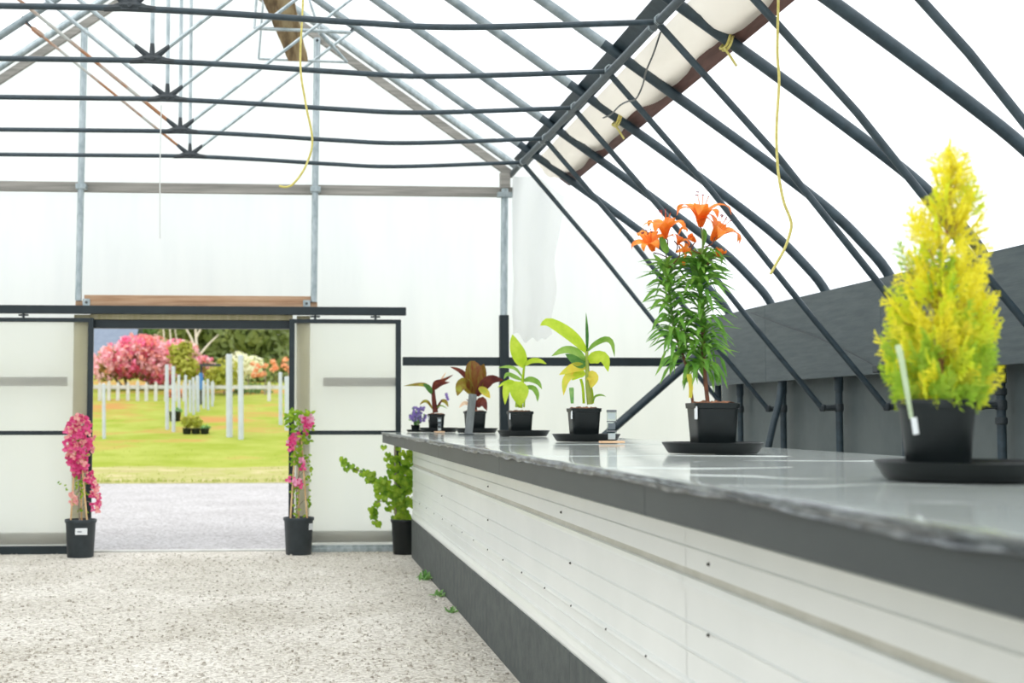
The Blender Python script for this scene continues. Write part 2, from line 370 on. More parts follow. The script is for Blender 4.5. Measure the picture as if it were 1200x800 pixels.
# end walls: film with a door opening (X -1.95..0.02, z<2.16)
DX0, DX1, DZ = -1.93, .02, 2.24
def gable(name, Y, m, door):
    b = MB(); pr = [(x, z) for x, _, z in bowpath(0, .12)]
    xs = sorted(set([p[0] for p in pr] + ([DX0, DX1] if door else [])))
    def top(x):
        for (a, za), (c, zc) in zip(pr, pr[1:]):
            if a <= x <= c: return za + (zc - za) * ((x - a) / (c - a) if c > a else 0)
        return 0
    for a, c in zip(xs, xs[1:]):
        lo = DZ if door and a >= DX0 - 1e-6 and c <= DX1 + 1e-6 else 0
        b.quad((a, Y, lo), (c, Y, lo), (c, Y, top(c)), (a, Y, top(a)))
    return struct(b.build(name, m, smooth=False))
gable('wall_back', YW + .03, M['endfilm'], True)
gable('wall_front', -6, M['endfilm'], False)

# ------------------------------------------------------------------ trusses
XP, ZP = 2.178, 3.67
TY = [13.21, 12.03, 10.77, 9.575, 8.24, 7.03, 5.82]
TL = ['grey pipe roof truss nearest the back wall, with rusty left web rod and turnbuckle', 'grey pipe roof truss second from the back wall', 'grey pipe roof truss third from the back wall, white string hanging from it',
      'grey pipe roof truss fourth from the back wall', 'grey pipe roof truss whose bottom bar is the highest crossing the photo',
      'grey pipe bow and brace crossing the upper right, passing behind the lemon cypress', 'grey pipe bow and brace cutting the top right corner of the photo']
DZT = [.0, -.005, -.012, -.018, -.045, -.05, -.05]
for k, Y in enumerate(TY):
    t = root('roof_truss', (XC, Y, 0), TL[k], 'roof truss', 'pipe roof trusses of the greenhouse')
    z = 3.70 + DZT[k]
    half = [(x, Y, zz) for x, zz in bow_half(1)]; halfl = [(x, Y, zz) for x, zz in bow_half(-1)]
    b = MB(); b.tube(spline(list(reversed(halfl)) + half[1:], 70), .036, 12); 
    for q, f_ in enumerate(b.f):
        xx = sum(b.v[i].x for i in f_) / len(f_)
        if 2 * XC - 2.15 < xx < 2.15: b.mi[q] = 1
    b.build('bow', [M['slate'], M['galvd']], t)
    for sg in (1, -1):
        mx = lambda x: XC + sg * (x - XC)
        tube('post', [(mx(4.25), Y, 0), (mx(4.25), Y, 1.75)], .029, M['slate'], t)
        br = tube('brace', [(mx(XP), Y, z), (mx(2.9), Y, 2.86), (mx(3.62), Y, 1.96), (mx(4.12), Y, 1.36)], .021, M['slate'], t)
        b = MB(); b.tube([(mx(4.11), Y, 1.365), (mx(4.25), Y, 1.37)], .022, 8); b.lathe([(.034, -.03), (.037, -.02), (.037, .02), (.034, .03)], (mx(4.25), Y, 1.37), 14); b.lathe([(.02, -.025), (.028, -.01), (.028, .02), (.018, .03)], (mx(4.12), Y, 1.365), 10)
        b.build('clamp', M['clampm'], t)
        if sg > 0 and k == 4:
            for zz in (1.45, 1.275):
                b = MB(); b.lathe([(.031, -.022), (.037, -.016), (.037, .016), (.031, .022)], (mx(4.25), Y, zz), 14); b.build('collar', M['clampm'], t)
    lx = 2 * XC - XP
    ch = spline([(lx, Y, z + .0), (-2.7, Y, z + .006), (-1.6, Y, z + .012), (XC, Y, z + .013), (-.3, Y, z - .008), (.4, Y, z - .042), (1.0, Y, z - .056), (XP, Y, z)], 40)
    tube('bottom_chord', ch, .0185, M['slate'], t)
    # gusset plate with its bolt
    b = MB(); zg = z + .022
    for dx_, dz_, ln, ra, rb in ((1, -.08, .15, .026, .019), (-1, -.08, .15, .026, .019), (.775, .64, .15, .026, .0145), (-.775, .64, .15, .026, .0145), (0, 1, .11, .022, .0145)):
        b.tube([(XC, Y, zg), (XC + dx_ * ln * .5, Y, zg + dz_ * ln * .5), (XC + dx_ * ln, Y, zg + dz_ * ln)], [ra, (ra + rb) * .5, rb], 8)
    b.bar((XC - .05, Y, zg + .004), (XC + .05, Y, zg + .004), .045, .05); b.tube([(XC - .09, Y, zg + .004), (XC - .04, Y, zg + .006), (XC + .04, Y, zg + .006), (XC + .09, Y, zg + .004)], [.012, .03, .03, .012], 8)
    b.tube([(XC, Y - .035, zg + .002), (XC, Y + .03, zg + .002)], .013, 8)
    b.build('gusset', M['clampm'], t, smooth=False)
    tube('vertical_rod', [(XC, Y, z + .05), (XC, Y, RIDGE)], .014, M['galv'], t, 8)
    for sg in (1, -1):
        m = M['rust'] if sg < 0 and k in (0, 1, 4) else M['galv']
        e = (XC + sg * 1.52, Y, 4.94)
        rod = tube('diagonal_rod', [(XC + sg * .04, Y, z + .055), e], .0145 if sg > 0 or k else .012, m, t, 8)
        b = MB(); b.bar((e[0] - sg * .05, Y, e[2] - .04), (e[0] + sg * .03, Y, e[2] + .05), .05, .02); b.build('bracket', M['clampm'], t, smooth=False)
        if k == 0 and sg < 0:
            b = MB(); d = (V(*e) - V(XC, Y, z + .05)).normalized(); q = V(*e) - d * .14; b.tube([q - d * .07, q - d * .05, q + d * .05, q + d * .07], [.012, .024, .024, .012], 8); b.build('turnbuckle', M['rust'], t)

# lengthwise pipe and boards under the film
pp = tube('purlin_pipe', spline([(XP, 4.4, 3.63), (XP, 6.5, 3.635), (XP, 8.24, 3.65), (XP, 10.77, 3.675), (XP, 13.2, 3.70), (XP + .01, 13.97, 3.705)], 30), .027, M['slate'])
for k, Y in enumerate(TY[:5]):
    z_ = 3.70 + DZT[k]
    for q in range(2):
        b = MB(); y0 = Y + .07 - q * .15; b.tube([V(XP + .031 * math.cos(i * .9), y0 + i * .0028, z_ + .031 * math.sin(i * .9)) for i in range(16)], .004, 5); b.build('wire_wrap', M['galv'], pp)
tag(pp, 'dark lengthwise pipe joining the right ends of the truss bars', 'pipe')
# wire wraps at the joints
nrm = V(.7, 0, 1).normalized(); slope = V(1, 0, -.7).normalized()
def on_bow(x, y, h=0): return V(x, y, RIDGE + .7 * -(x - XC)) + nrm * h
b = MB(); b.bar(on_bow(2.25, 4.4, .055), on_bow(2.25, 13.95, .055), .15, .02, nrm); tag(b.build('purlin_board', M['slate'], origin=on_bow(2.25, 13.95, .05), smooth=False, bevel=.003), 'wide dark painted board running beside the lengthwise pipe under the roof', 'board')
b = MB(); b.bar(on_bow(2.61, 5.2, .08), on_bow(2.61, 13.6, .08), .15, .035, nrm); tag(b.build('purlin_board', M['brown'], origin=on_bow(2.6, 13.6, .05), smooth=False, bevel=.003), 'red brown board under the roof below the gathered cream plastic', 'board')
# gathered plastic between the boards
b = MB()
def curt(u, v):
    y = 13.5 - u * 8.4; ph = ((13.21 - y) / 1.22) % 1
    s = math.sin(math.pi * ph); sag = .06 * s ** .7 + .03 * noise.noise(V(y * 2.1, v * 2, 1))
    wid = .235 + .05 * s + .06 * noise.noise(V(y * 1.3, 4, 2))
    x = 2.33 + v * wid; h = .045 - (sag * math.sin(math.pi * (v ** .8))) * 1.2 + .008 * noise.noise(V(y * 9, v * 6, 0))
    h = max(h, .036 - .085 * s)
    return on_bow(x, y, h)
b.grid(curt, 170, 12); tag(b.build('plastic_curtain', M['curtain'], origin=on_bow(2.4, 13.5)), 'cream plastic sheeting gathered along the roof between two lengthwise boards', 'plastic sheet')
b = MB()
def drp(u, v):
    z = 3.66 - u * 1.62; w = (.50 + .06 * noise.noise(V(u * 3, 0, 0))) * (1 - .25 * u); z = min(z, RIDGE - .7 * (2.17 + v * w - XC) - .02) if u < .3 else z; x = 2.17 + v * w + .03 * u * noise.noise(V(u * 4, v * 2, 7)); 
    if u > .8: z += .25 * (v - .5) ** 2 * (u - .8) * 5 + .08 * noise.noise(V(v * 5, 1, 0)) * (u - .8) * 5
    return (x, 13.74 + .035 * math.sin(v * 9 + u * 2) + .05 * noise.noise(V(v * 3, u * 2.5, 3)), z)
b.grid(drp, 40, 24); tag(b.build('plastic_sheet', M['drape'], origin=(2.4, 13.74, 2.04)), 'loose white plastic sheet hanging in the corner right of the tall post', 'plastic sheet')

# ropes
def rope(pts, r, m, label, name='rope', cat='rope', group=None):
    o = tube(name, spline(pts, 10 * len(pts)), r, m, None, 6); return tag(o, label, cat, group)
y_ = 9.45
rope([(.10, y_, 4.86)] + [tuple(P(*q, Y=y_)) for q in ((355, 3), (352, 75), (358, 120), (366, 165), (358, 195), (345, 214), (336, 219), (327, 218))], .008, M['yrope'], 'long yellow rope dangling beside the wooden plank, upper left')
y_ = 7.03
q0 = P(912, 0, Y=y_)
rope([(q0.x, y_, RIDGE - .7 * (q0.x - XC) + .02)] + [tuple(P(*q, Y=y_ - .045)) for q in ((912, 0), (911, 60), (913, 96), (910, 150), (911, 190), (914, 215), (919, 238), (926, 256), (927, 268), (920, 290), (908, 312), (903, 321))], .007, M['yrope'], 'yellow rope dangling between the lily and the lemon cypress')
rope([(-.985, 10.77, 3.655), (-.99, 10.77, 3.2), (-.985, 10.775, 2.64)], .005, M['wstring'], 'thin white string hanging from a truss joint, upper left', 'string', 'string')
def knot(cx, Y, label):
    t = root('rope_tie', on_bow(cx, Y), label, 'rope', 'yellow ties around the bows')
    b = MB(); c = on_bow(cx, Y, .0)
    ring = [c + nrm * (.05 * math.cos(a)) + V(0, 1, 0) * (.048 * math.sin(a)) + slope * .008 * math.sin(2 * a) for a in [i * 2 * math.pi / 16 for i in range(17)]]
    b.tube(ring, .008, 6); ring = [p + slope * .018 for p in ring]; b.tube(ring, .008, 6); b.build('loop', M['yrope'], t)
    b = MB(); e = c - nrm * .045 - V(0, .02, 0); b.tube(spline([e, e + V(.03, -.02, -.05), e + V(.07, -.03, -.12)], 8), .008, 6); b.build('tail', M['yrope'], t)
knot(2.60, 8.24, 'yellow rope tied round a bow at the gathered plastic, upper right')
knot(2.52, 10.77, 'yellow rope tied round a bow at the gathered plastic, farther of two')
# loose wire
wy = 8.9
wp = [tuple(P(*q, X=2.2)) for q in ((774, 38), (766, 62), (757, 84))] + [tuple(P(*q, X=2.3)) for q in ((753, 100), (745, 116), (735, 119), (726, 124), (716, 134), (707, 138))]
rope(wp, .006, M['wire'], 'loose grey wire looping below the lengthwise pipe, upper right', 'wire', 'wire')

# hanging rod frame + plank
t = root('hanging_frame', (.1, 12.9, 4.55), 'thin galvanised rod frame hanging under the roof around a wooden plank', 'hanging frame')
a0, a1, c0, c1 = P(298, 33, Y=12.55), P(411, 38, Y=12.55), P(303, 69, Y=12.95), P(407, 73, Y=12.95)
tube('top_rod', [a0, a1], .016, M['galv'], t); tube('bottom_rod', [c0, c1], .010, M['galv'], t)
tube('hanger', [a0, (a0.x + .03, 12.6, 5.22)], .011, M['galv'], t); tube('hanger', [c0, (c0.x + .06, 12.8, 5.3)], .010, M['galv'], t)
tube('side_rod', [c1, P(375, 38, Y=12.75)], [.011, .024], M['galv'], t); tube('hanger', [P(375, 38, Y=12.75), (.1, 12.75, 5.25)], .011, M['galv'], t)
b = MB(); q0, q1 = P(349.5, 70, Y=12.93), P(322, -14, Y=12.3)
d = (q1 - q0).normalized(); sd = V(1, 0, .0); nn = sd.cross(d).normalized()
i0 = 0
for j in range(13):
    x = j / 12; p = q0.lerp(q1, x); w = (.088 + .055 * x) + .008 * noise.noise(V(x * 7, 0, 0)); h = .022
    b.v += [p - sd * w - nn * h, p + sd * w - nn * h, p + sd * (w + .006 * noise.noise(V(x * 9, 2, 0))) + nn * h, p - sd * w + nn * h]
for j in range(12):
    for q in range(4): b.f.append((j * 4 + q, j * 4 + (q + 1) % 4, j * 4 + 4 + (q + 1) % 4, j * 4 + 4 + q)); b.mi.append(0)
b.f += [(3, 2, 1, 0), (48, 49, 50, 51)]; b.mi += [0, 0]
tag(b.build('wooden_plank', M['plank'], origin=q0, smooth=False), 'weathered tan wooden plank resting in the hanging rod frame under the roof', 'plank')

# ------------------------------------------------------------------ end wall framing
GY = 13.93
b = MB(); b.tube(spline([(x, GY, z - .02) for x, _, z in bowpath(0) if x < 2.05] + [(2.26, GY, 3.77)], 70), .034, 10); tag(b.build('end_bow', M['galv'], origin=(XC, GY, 0)), 'galvanised end bow of the roof along the back wall', 'bow')
for sg, lab in ((1, 'grey wooden rafter sloping down to the tall right post of the back wall'), (-1, 'grey wooden rafter under the galvanised bow at the upper left')):
    b = MB(); p0 = V(XC, GY + .02, RIDGE - .12); xe = 2.2 if sg > 0 else 3.6
    b.bar(p0, (XC + sg * (xe - XC), GY + .02, RIDGE - .12 - .7 * (xe - XC)), .05, .075); tag(b.build('end_rafter', M['wood'], origin=(XC + sg * 3, GY, 3.7), smooth=False, bevel=.003), lab, 'rafter', 'wooden end rafters')
b = MB(); b.box((-4.35, 13.96, 3.49), (2.21, 14.02, 3.585)); 
tag(b.build('gable_beam', M['wood'], origin=(-2, 13.99, 3.49), smooth=False, bevel=.004), 'weathered grey wooden beam running across the back wall above the door', 'beam')
for x, lab, zt in ((-2.03, 'galvanised post on the back wall above the left end of the door header', 5.08), (.237, 'galvanised post on the back wall above the right end of the door header', 5.03)):
    t = root('gable_post', (x, 13.88, 2.418), lab, 'post', 'galvanised posts above the door')
    b = MB(); b.tube([(x - .012, 13.88, 2.418), (x + .01, 13.88, zt - .08), (x + .012, 13.88, zt)], [.032, .032, .036], 12); b.build('pipe', M['galv'], t)
    b = MB(); b.box((x - .05, 13.84, 3.50), (x + .05, 13.958, 3.55)); b.build('strap', M['galv'], t, smooth=False, bevel=.004)
    b = MB(); b.tube([(x + .012, 13.83, zt - .03), (x + .012, 13.93, zt - .03)], .014, 8); b.build('bolt', M['clampm'], t)
t = root('corner_post', (2.105, 13.9, 0), 'tall two tone post on the back wall behind the lime green canna', 'post')
b = MB(); b.tube([(2.1, 13.9, 2.28), (2.115, 13.9, 3.62)], .036, 12); b.build('upper_pipe', M['galv'], t)
b = MB(); b.box((2.055, 13.86, 0), (2.145, 13.94, 2.30)); b.build('lower_post', M['black'], t, smooth=False, bevel=.006)
b = MB(); b.box((2.07, 13.85, 3.56), (2.165, 13.95, 3.72)); b.build('cap', M['wood'], t, smooth=False, bevel=.004)
b = MB(); b.box((2.04, 13.85, 3.47), (2.19, 13.93, 3.52)); b.build('strap', M['galv'], t, smooth=False, bevel=.004)
b = MB(); b.box((1.10, 13.9, 1.80), (4.25, 13.96, 1.885)); tag(b.build('wall_rail', M['black'], origin=(2.6, 13.93, 1.8), smooth=False, bevel=.004), 'dark horizontal rail on the back wall behind the bench plants', 'rail')
tag(tube('diagonal_brace', [(1.73, 13.6, 0.0), (2.877, 13.6, .979), (4.14, 13.6, 2.055)], .042, M['slate']), 'dark diagonal pipe behind the bench, running up behind the lily', 'brace')
b = MB(); b.tube([(x, 13.8, z) for x, z in ((4.22, 0), (4.22, 2.2))], .036, 12); tag(b.build('corner_post', M['slate'], origin=(4.22, 13.8, 0)), 'dark corner post where the grey side wall meets the back wall', 'post')

# door: header, track, jambs
hd = root('door_header', (-.9, 13.95, 2.36), 'pale brown wooden header across the top of the doorway', 'header')
b = MB(); b.box((-2.07, 13.88, 2.355), (.26, 13.98, 2.415)); b.build('lower_board', M['pine'], hd, smooth=False, bevel=.004)
b = MB(); b.box((-1.99, 13.90, 2.417), (.21, 13.99, 2.475)); b.build('upper_board', M['pine'], hd, smooth=False, bevel=.004)
for x in (-1.965, .155):
    b = MB(); b.box((x - .035, 13.865, 2.36), (x + .035, 13.88, 2.435)); o = b.build('bracket', M['galv'], hd, smooth=False, bevel=.003)
    b = MB(); b.tube([(x, 13.85, 2.40), (x, 13.87, 2.40)], .014, 8); b.build('bolt', M['wire'], o)
b = MB(); b.box((-5.2, 13.80, 2.285), (1.125, 13.86, 2.365)); tk = b.build('door_track', M['black'], origin=(-1.5, 13.83, 2.285), smooth=False, bevel=.004)
tag(tk, 'long black sliding door track across the back wall', 'track')
b = MB(); b.box((DX0, 13.90, 2.238), (DX1, 13.99, 2.30)); struct(b.build('trim_1', M['jamb'], smooth=False, bevel=.003))
b = MB(); b.box((DX0, 13.90, 2.155), (DX1, 14.03, 2.235)); struct(b.build('trim_2', M['black'], smooth=False, bevel=.003))
for nm, x0, x1 in (('trim_3', -2.08, -1.93), ('trim_4', .06, .19)):
    b = MB(); b.box((x0, 13.872, 0), (x1, 14.02, 2.28)); struct(b.build(nm, M['jamb'], smooth=False, bevel=.003))
b = MB(); b.box((-1.93, 13.93, -.01), (.06, 14.06, .014)); struct(b.build('trim_5', M['white'], smooth=False, bevel=.004))
# wooden girts and kick boards of the end wall, seen through the door panels
for nm, x0, x1, z0, z1 in (('trim_6', -5.9, -2.15, 1.595, 1.68), ('trim_7', .32, 1.045, 1.595, 1.68), ('trim_8', -5.9, -2.08, .085, .19), ('trim_9', .19, 4.2, .085, .19)):
    b = MB(); b.box((x0, 13.885, z0), (x1, 14.01, z1)); struct(b.build(nm, M['wood'], smooth=False, bevel=.003))
def door(name, x0, x1, y, sill):
    b = MB(); b.quad((x0 + .01, y + .012, .05), (x1 - .01, y + .012, .05), (x1 - .01, y + .012, 2.22), (x0 + .01, y + .012, 2.22)); p = struct(b.build(name, M['doorfilm'], origin=(x0, y, 0), smooth=False))
    def fr(nm, lo, hi, m=M['black']):
        bb = MB(); bb.box(lo, hi); return bb.build(nm, m, p, smooth=False, bevel=.003)
    w = .052
    for xx in (x0, x1 - w): fr('stile', (xx, y - .012, .03), (xx + w, y + .03, 2.245))
    fr('top_rail', (x0 + w, y - .010, 2.205), (x1 - w, y + .03, 2.245)); fr('mid_rail', (x0 + w, y - .008, 1.125), (x1 - w, y + .01, 1.165))
    fr('bottom_rail', (x0 + w, y - .010, .03), (x1 - w, y + .03, .065), M['galv'])
    if sill: fr('sill', (x0, y - .03, .0), (x1 - .1, y + .03, .075))
    else: fr('sill', (x0 + w, y - .02, .0), (x1 - w, y + .03, .04), M['galv'])
    for xx in ((x0 + .25, x1 - .25) if not sill else (x0 + .3, x0 + 1.45)):
        bb = MB()
        for dx in (-.03, .03): bb.lathe([(.018, -.008), (.018, .008)], (xx + dx, y + .005, 2.27), 12)
        bb.box((xx - .012, y, 2.245), (xx + .012, y + .012, 2.285)); bb.build('roller', M['clampm'], p, smooth=False)
    return p
door('door_1', -4.0, -1.885, 13.82, True)
door('door_2', -.012, 1.075, 13.82, False)

# ------------------------------------------------------------------ right side wall boards
for y0, y1, lab in ((12.02, 13.9, 'grey plywood board on the side wall behind the lily leaves, farthest of the row'), (9.60, 12.015, 'grey plywood board on the side wall right of the lily'), (7.16, 9.595, 'grey plywood board on the side wall behind the lemon cypress'), (4.7, 7.155, 'grey plywood board on the side wall at the right edge of the photo')):
    b = MB(); b.box((4.098, y0, 1.598), (4.115, y1, 2.265)); tag(b.build('side_board', M['grayboard'], origin=(4.106, (y0 + y1) / 2, 1.6), smooth=False, bevel=.002), lab, 'board', 'grey boards along the side wall')
tag(tube('leaning_pipe', spline([(3.80, 11.75, 0), (4.02, 11.75, 1.055), (4.10, 11.75, 1.36), (4.13, 11.75, 1.5), (4.14, 11.75, 1.60), (4.12, 11.72, 1.66)], 24), [.03] * 18 + [.026, .03, .022, .024, .016, .014, .012], M['slate']), 'dark bent pipe leaning against a wall post, right of the lily pot', 'pipe')
wl = [tuple(P(*q, X=4.064)) for q in ((880, 366), (915, 380), (960, 396), (1010, 420), (1030, 432))] + [tuple(P(*q, X=4.06)) for q in ((1042, 437), (1060, 440), (1075, 455), (1095, 468))]
t = root('wire', wl[0], 'thin wire stretched across the grey side board with small clips', 'wire')
tube('strand', spline(wl, 40), .0045, M['clampm'], t, 6)
for i in (4, 6):
    b = MB(); c = V(*wl[i]); b.box(c - V(.03, .05, .028), c + V(.03, .05, .028)); b.build('clip', M['clampm'], t, smooth=False, bevel=.01)
# ------------------------------------------------------------------ the bench
BX0, BX1, BY0, BY1, BZ = .87, 2.30, .3, 13.45, 1.155
bench = root('display_bench', (1.6, 7, 0), 'long grey topped bench with white corrugated front carrying the potted plants', 'bench')
b = MB()
def tp(u, v):
    y = BY0 + (BY1 - BY0) * u; x = BX0 - .012 + (BX1 - BX0 + .012) * v
    return (x, y, BZ - .003 + .0022 * noise.noise(V(x * 1.5, y * .9, 0)) - (.006 * (1 - v / .05) ** 2 if v < .05 else 0))
b.grid(tp, 160, 50); b.box((BX0 + .01, BY0, 1.115), (BX1, BY1, 1.145)); b.build('top_sheet', M['benchtop'], bench)
ys = [BY1, 5.905 + 4.88, 5.905 + 2.44, 5.905, 3.46, BY0]
for y1, y0 in zip(ys, ys[1:]):
    b = MB(); b.box((BX0, y0 + .0015, 1.057), (BX0 + .038, y1 - .0015, 1.146)); b.build('fascia_board', M['fascia'], bench, smooth=False, bevel=.002)
b = MB(); b.box((BX0 + .038, BY1 - .04, 1.057), (BX1, BY1, 1.146)); b.build('end_fascia', M['fascia'], bench, smooth=False, bevel=.002)
b = MB()
def edge(u, v):
    y = BY0 + (BY1 - BY0) * u
    drop = .018 + .011 * noise.noise(V(y * 1.7, 0, 0)) + .007 * noise.noise(V(y * 7, 3, 0))
    an = v * 1.0
    bul = .008 + .007 * noise.noise(V(y * 3.1, v * 3, 8)) + .004 * noise.noise(V(y * 13, v * 5, 8))
    if v < .3: return (BX0 + .015 - (.015 + bul) * (v / .3), y, BZ - .001 + .003 * noise.noise(V(y * 4, 5, 0)))
    q = (v - .3) / .7
    return (BX0 - bul - .004 * math.sin(q * math.pi * 2 + y) * (1 - q), y, BZ - q * (drop + .004))
b.grid(edge, 700, 9); b.build('film_edge', M['filmedge'], bench)
RC = random.Random(6)
for pts in ([(.90, 5.35), (1.12, 5.30), (1.5, 5.36), (1.9, 5.25)], [(.89, 4.05), (1.0, 4.12), (1.2, 4.02), (1.5, 4.1)], [(1.05, 6.4), (1.3, 6.1), (1.55, 6.2), (1.8, 6.0), (2.2, 6.1)], [(.9, 3.02), (1.1, 2.96), (1.3, 3.04), (1.5, 2.95)], [(.9, 7.5), (1.2, 7.42), (1.6, 7.5), (2.1, 7.45)], [(1.3, 4.6), (1.55, 4.72), (1.9, 4.66), (2.25, 4.75)], [(.9, 9.1), (1.3, 9.0), (1.9, 9.1)], [(.9, 2.35), (1.05, 2.4), (1.25, 2.33)], [(1.0, 3.6), (1.15, 3.5), (1.2, 3.35), (1.4, 3.3)]):
    c = spline([(x, y, BZ - .0056) for x, y in pts], 26)
    tube('film_crease', [p + V(0, .008 * noise.noise(p * 9), 0) for p in c], [.0008] + [.0036 + .0012 * noise.noise(p * 5) for p in c[1:-1]] + [.0008], M['benchtop'], bench, 6)
# corrugated front sheets
prof = [(1.10, .0), (.985, .0), (.982, -.006), (.978, .0), (.932, .0), (.928, -.005), (.924, .0), (.905, .0), (.868, .0), (.866, .004), (.846, .004), (.844, -.008), (.83, -.010), (.824, -.012), (.806, -.012), (.802, .0), (.718, .0), (.714, -.006), (.708, 0), (.640, 0), (.636, -.006), (.630, 0), (.556, 0), (.550, -.010), (.538, -.012), (.53, -.002), (.492, 0), (.488, -.006), (.482, 0), (.43, 0), (.425, -.008), (.415, -.008), (.41, 0), (.385, -.008), (.365, -.010), (.352, -.006)]
PXF = 1.14
sy = [13.24, 10.6, 8.2, 5.77, 4.083, .4]
scr = [12.411, 11.788, 11.158, 10.532, 9.92, 9.328, 8.742, 8.117, 7.53, 6.917, 6.289, 5.694, 5.06, 4.487, 3.88, 3.27, 2.66, 2.05]
for si, (y1, y0) in enumerate(zip(sy, sy[1:])):
    b = MB(); dx = -.0008 * (si % 2)
    for (za, xa), (zb, xb) in zip(prof, prof[1:]):
        b.quad((PXF + xa + dx, y0 - .02, za), (PXF + xa + dx, y1, za), (PXF + xb + dx, y1, zb), (PXF + xb + dx, y0 - .02, zb), 1 if .8455 < (za + zb) / 2 < .8665 else 0)
    b.build('front_sheet', [M['panel'], M['panelstrip']], bench, smooth=False)
b = MB(); b.box((PXF + .005, BY0 + .1, .36), (PXF + .03, 13.24, 1.12)); b.box((PXF + .01, 13.2, .3), (BX1 - .1, 13.235, 1.11)); b.build('backing_board', M['panel'], bench, smooth=False)
def screw(y, z):
    b = MB(); b.tube([(PXF - .016, y, z), (PXF - .013, y, z), (PXF - .009, y, z)], [.003, .0042, .006], 8); b.build('screw', M['screw'], bench)
for y in scr: screw(y, .543)
for y in (10.589, 8.112, 5.712, 3.81, 1.9): screw(y, .711)
for y in (8.1, 5.9, 3.80): screw(y, .902)
by = [13.24, 10.668, 8.177, 5.74, 3.3, .4]
for y1, y0 in zip(by, by[1:]):
    b = MB(); b.box((1.128, y0 + .0025, 0), (1.15, y1 - .0025, .352)); b.build('base_board', M['base'], bench, smooth=False, bevel=.002)
b = MB(); b.box((1.15, 13.215, 0), (BX1 - .1, 13.237, .352)); b.build('end_base_board', M['base'], bench, smooth=False)
b = MB(); b.box((BX1 - .1, BY0 + .1, 0), (BX1 - .08, 13.23, 1.115)); b.build('rear_board', M['base'], bench, smooth=False)

# ------------------------------------------------------------------ pots and plants
BT = BZ + .001
def saucer(x, y, z, r, label, h=.042):
    b = MB(); b.lathe([(r * .05, 0), (r * .86, 0), (r * .885, .004), (r * .99, h - .004), (r, h), (r * .985, h + .001), (r * .965, h - .006), (r * .875, .008), (r * .5, .0065), (.001, .0065)], (x, y, z), 56)
    return tag(b.build('saucer', M['saucer'], origin=(x, y, z)), label, 'saucer', 'black saucers on the bench')
def square_pot(t, x, y, z, s=.175, h=.175, m='pot', tagx=None):
    b = MB(); q = s / 2; sq = 9
    b.lathe([(q * .3, .0), (q * .80, .0), (q * .82, .003), (q * .945, h - .022), (q * 1.0, h - .021), (q * 1.02, h - .002), (q * 1.0, h), (q * .955, h), (q * .94, h - .006), (q * .9, h - .03), (.001, h - .03)], (x, y, z), 64, sq=sq)
    b.build('pot', M[m], t)
    b = MB()
    def sf(u, v): 
        a = (u - .5) * 2 * q * .9; c = (v - .5) * 2 * q * .9
        return (x + a, y + c, z + h - .002 + .014 * noise.noise(V(a * 60, c * 60, x)) + .006 * (1 - (a * a + c * c) / (q * q)))
    b.grid(sf, 24, 24); b.build('soil', M['soil'], t)
    if tagx is not None:
        b = MB(); b.box((x - q * .985, y - q * .9, z + h * .66), (x - q * .93, y - q * .55, z + h * .93)) if tagx else None
        if tagx: b.build('price_label', M['label'], t, bevel=.002, smooth=False)
def round_pot(t, x, y, z, r, h, m='pot2', rl=.022, taper=.80):
    b = MB(); k = r * taper
    b.lathe([(k * .4, 0), (k * .97, 0), (k, .005), (r * .93, h - rl - .006), (r * .955, h - rl), (r * .985, h - rl), (r, h - rl * .6), (r, h - .003), (r * .985, h), (r * .945, h), (r * .93, h - .008), (r * .9, h - .05), (.001, h - .05)], (x, y, z), 48)
    b.build('pot', M[m], t)
    b = MB()
    def sf(u, v):
        a = u * r * .92; th = v * 2 * math.pi; return (x + a * math.cos(th), y + a * math.sin(th), z + h - .035 + .012 * noise.noise(V(a * math.cos(th) * 40, a * math.sin(th) * 40, x)))
    b.grid(sf, 10, 40); b.build('soil', M['soil'], t)
def crop(ox, oy, sc, Y):
    """pixels of an enlarged detail of the photo -> points at the depth Y (+dy)"""
    def f(*pts): return [tuple(P(ox + p[0] / sc, oy + p[1] / sc, Y=Y + (p[2] if len(p) > 2 else 0))) for p in pts]
    return f
def leafpart(t, m, pts, w, name='leaf', **k):
    b = MB(); b.leaf(pts, w, **k); return b.build(name, M[m], t)

# --- orange lily
LX, LY = 1.675, 5.56
saucer(LX, LY, BT, .20, 'black saucer under the orange lily pot')
t = root('potted_lily', (LX, LY, BT + .008), 'tall orange flowering lily in a square black pot on the bench', 'potted plant')
square_pot(t, LX - .005, LY - .02, BT + .008, .178, .19, tagx=True)
zp = BT + .175
fl = crop(730, 230, 5, LY); fp = crop(760, 380, 5, LY)
stR = [(fp((350, 415))[0][0], LY, zp)] + fp((330, 300), (322, 190), (318, 60)) + fl((455, 640), (452, 500), (456, 400), (468, 290), (462, 190))
stL = [(fp((272, 420))[0][0], LY + .02, zp)] + [(x, y + .02, z) for x, y, z in fp((240, 290), (190, 120)) + fl((312, 800), (290, 640), (272, 500), (262, 380), (262, 300))]
cR, cL = spline(stR, 80), spline(stL, 80)
for c, r0 in ((cR, .0085), (cL, .006)):
    b = MB(); n1 = 34; b.tube(c[:n1 + 1], [r0] * (n1 + 1), 8); b.tube(c[n1:], [r0 * (1 - .6 * i / 47) for i in range(len(c) - n1)], 8, m=1); b.build('stem', [M['lilystem'], M['lilygreen']], t)
b = MB()
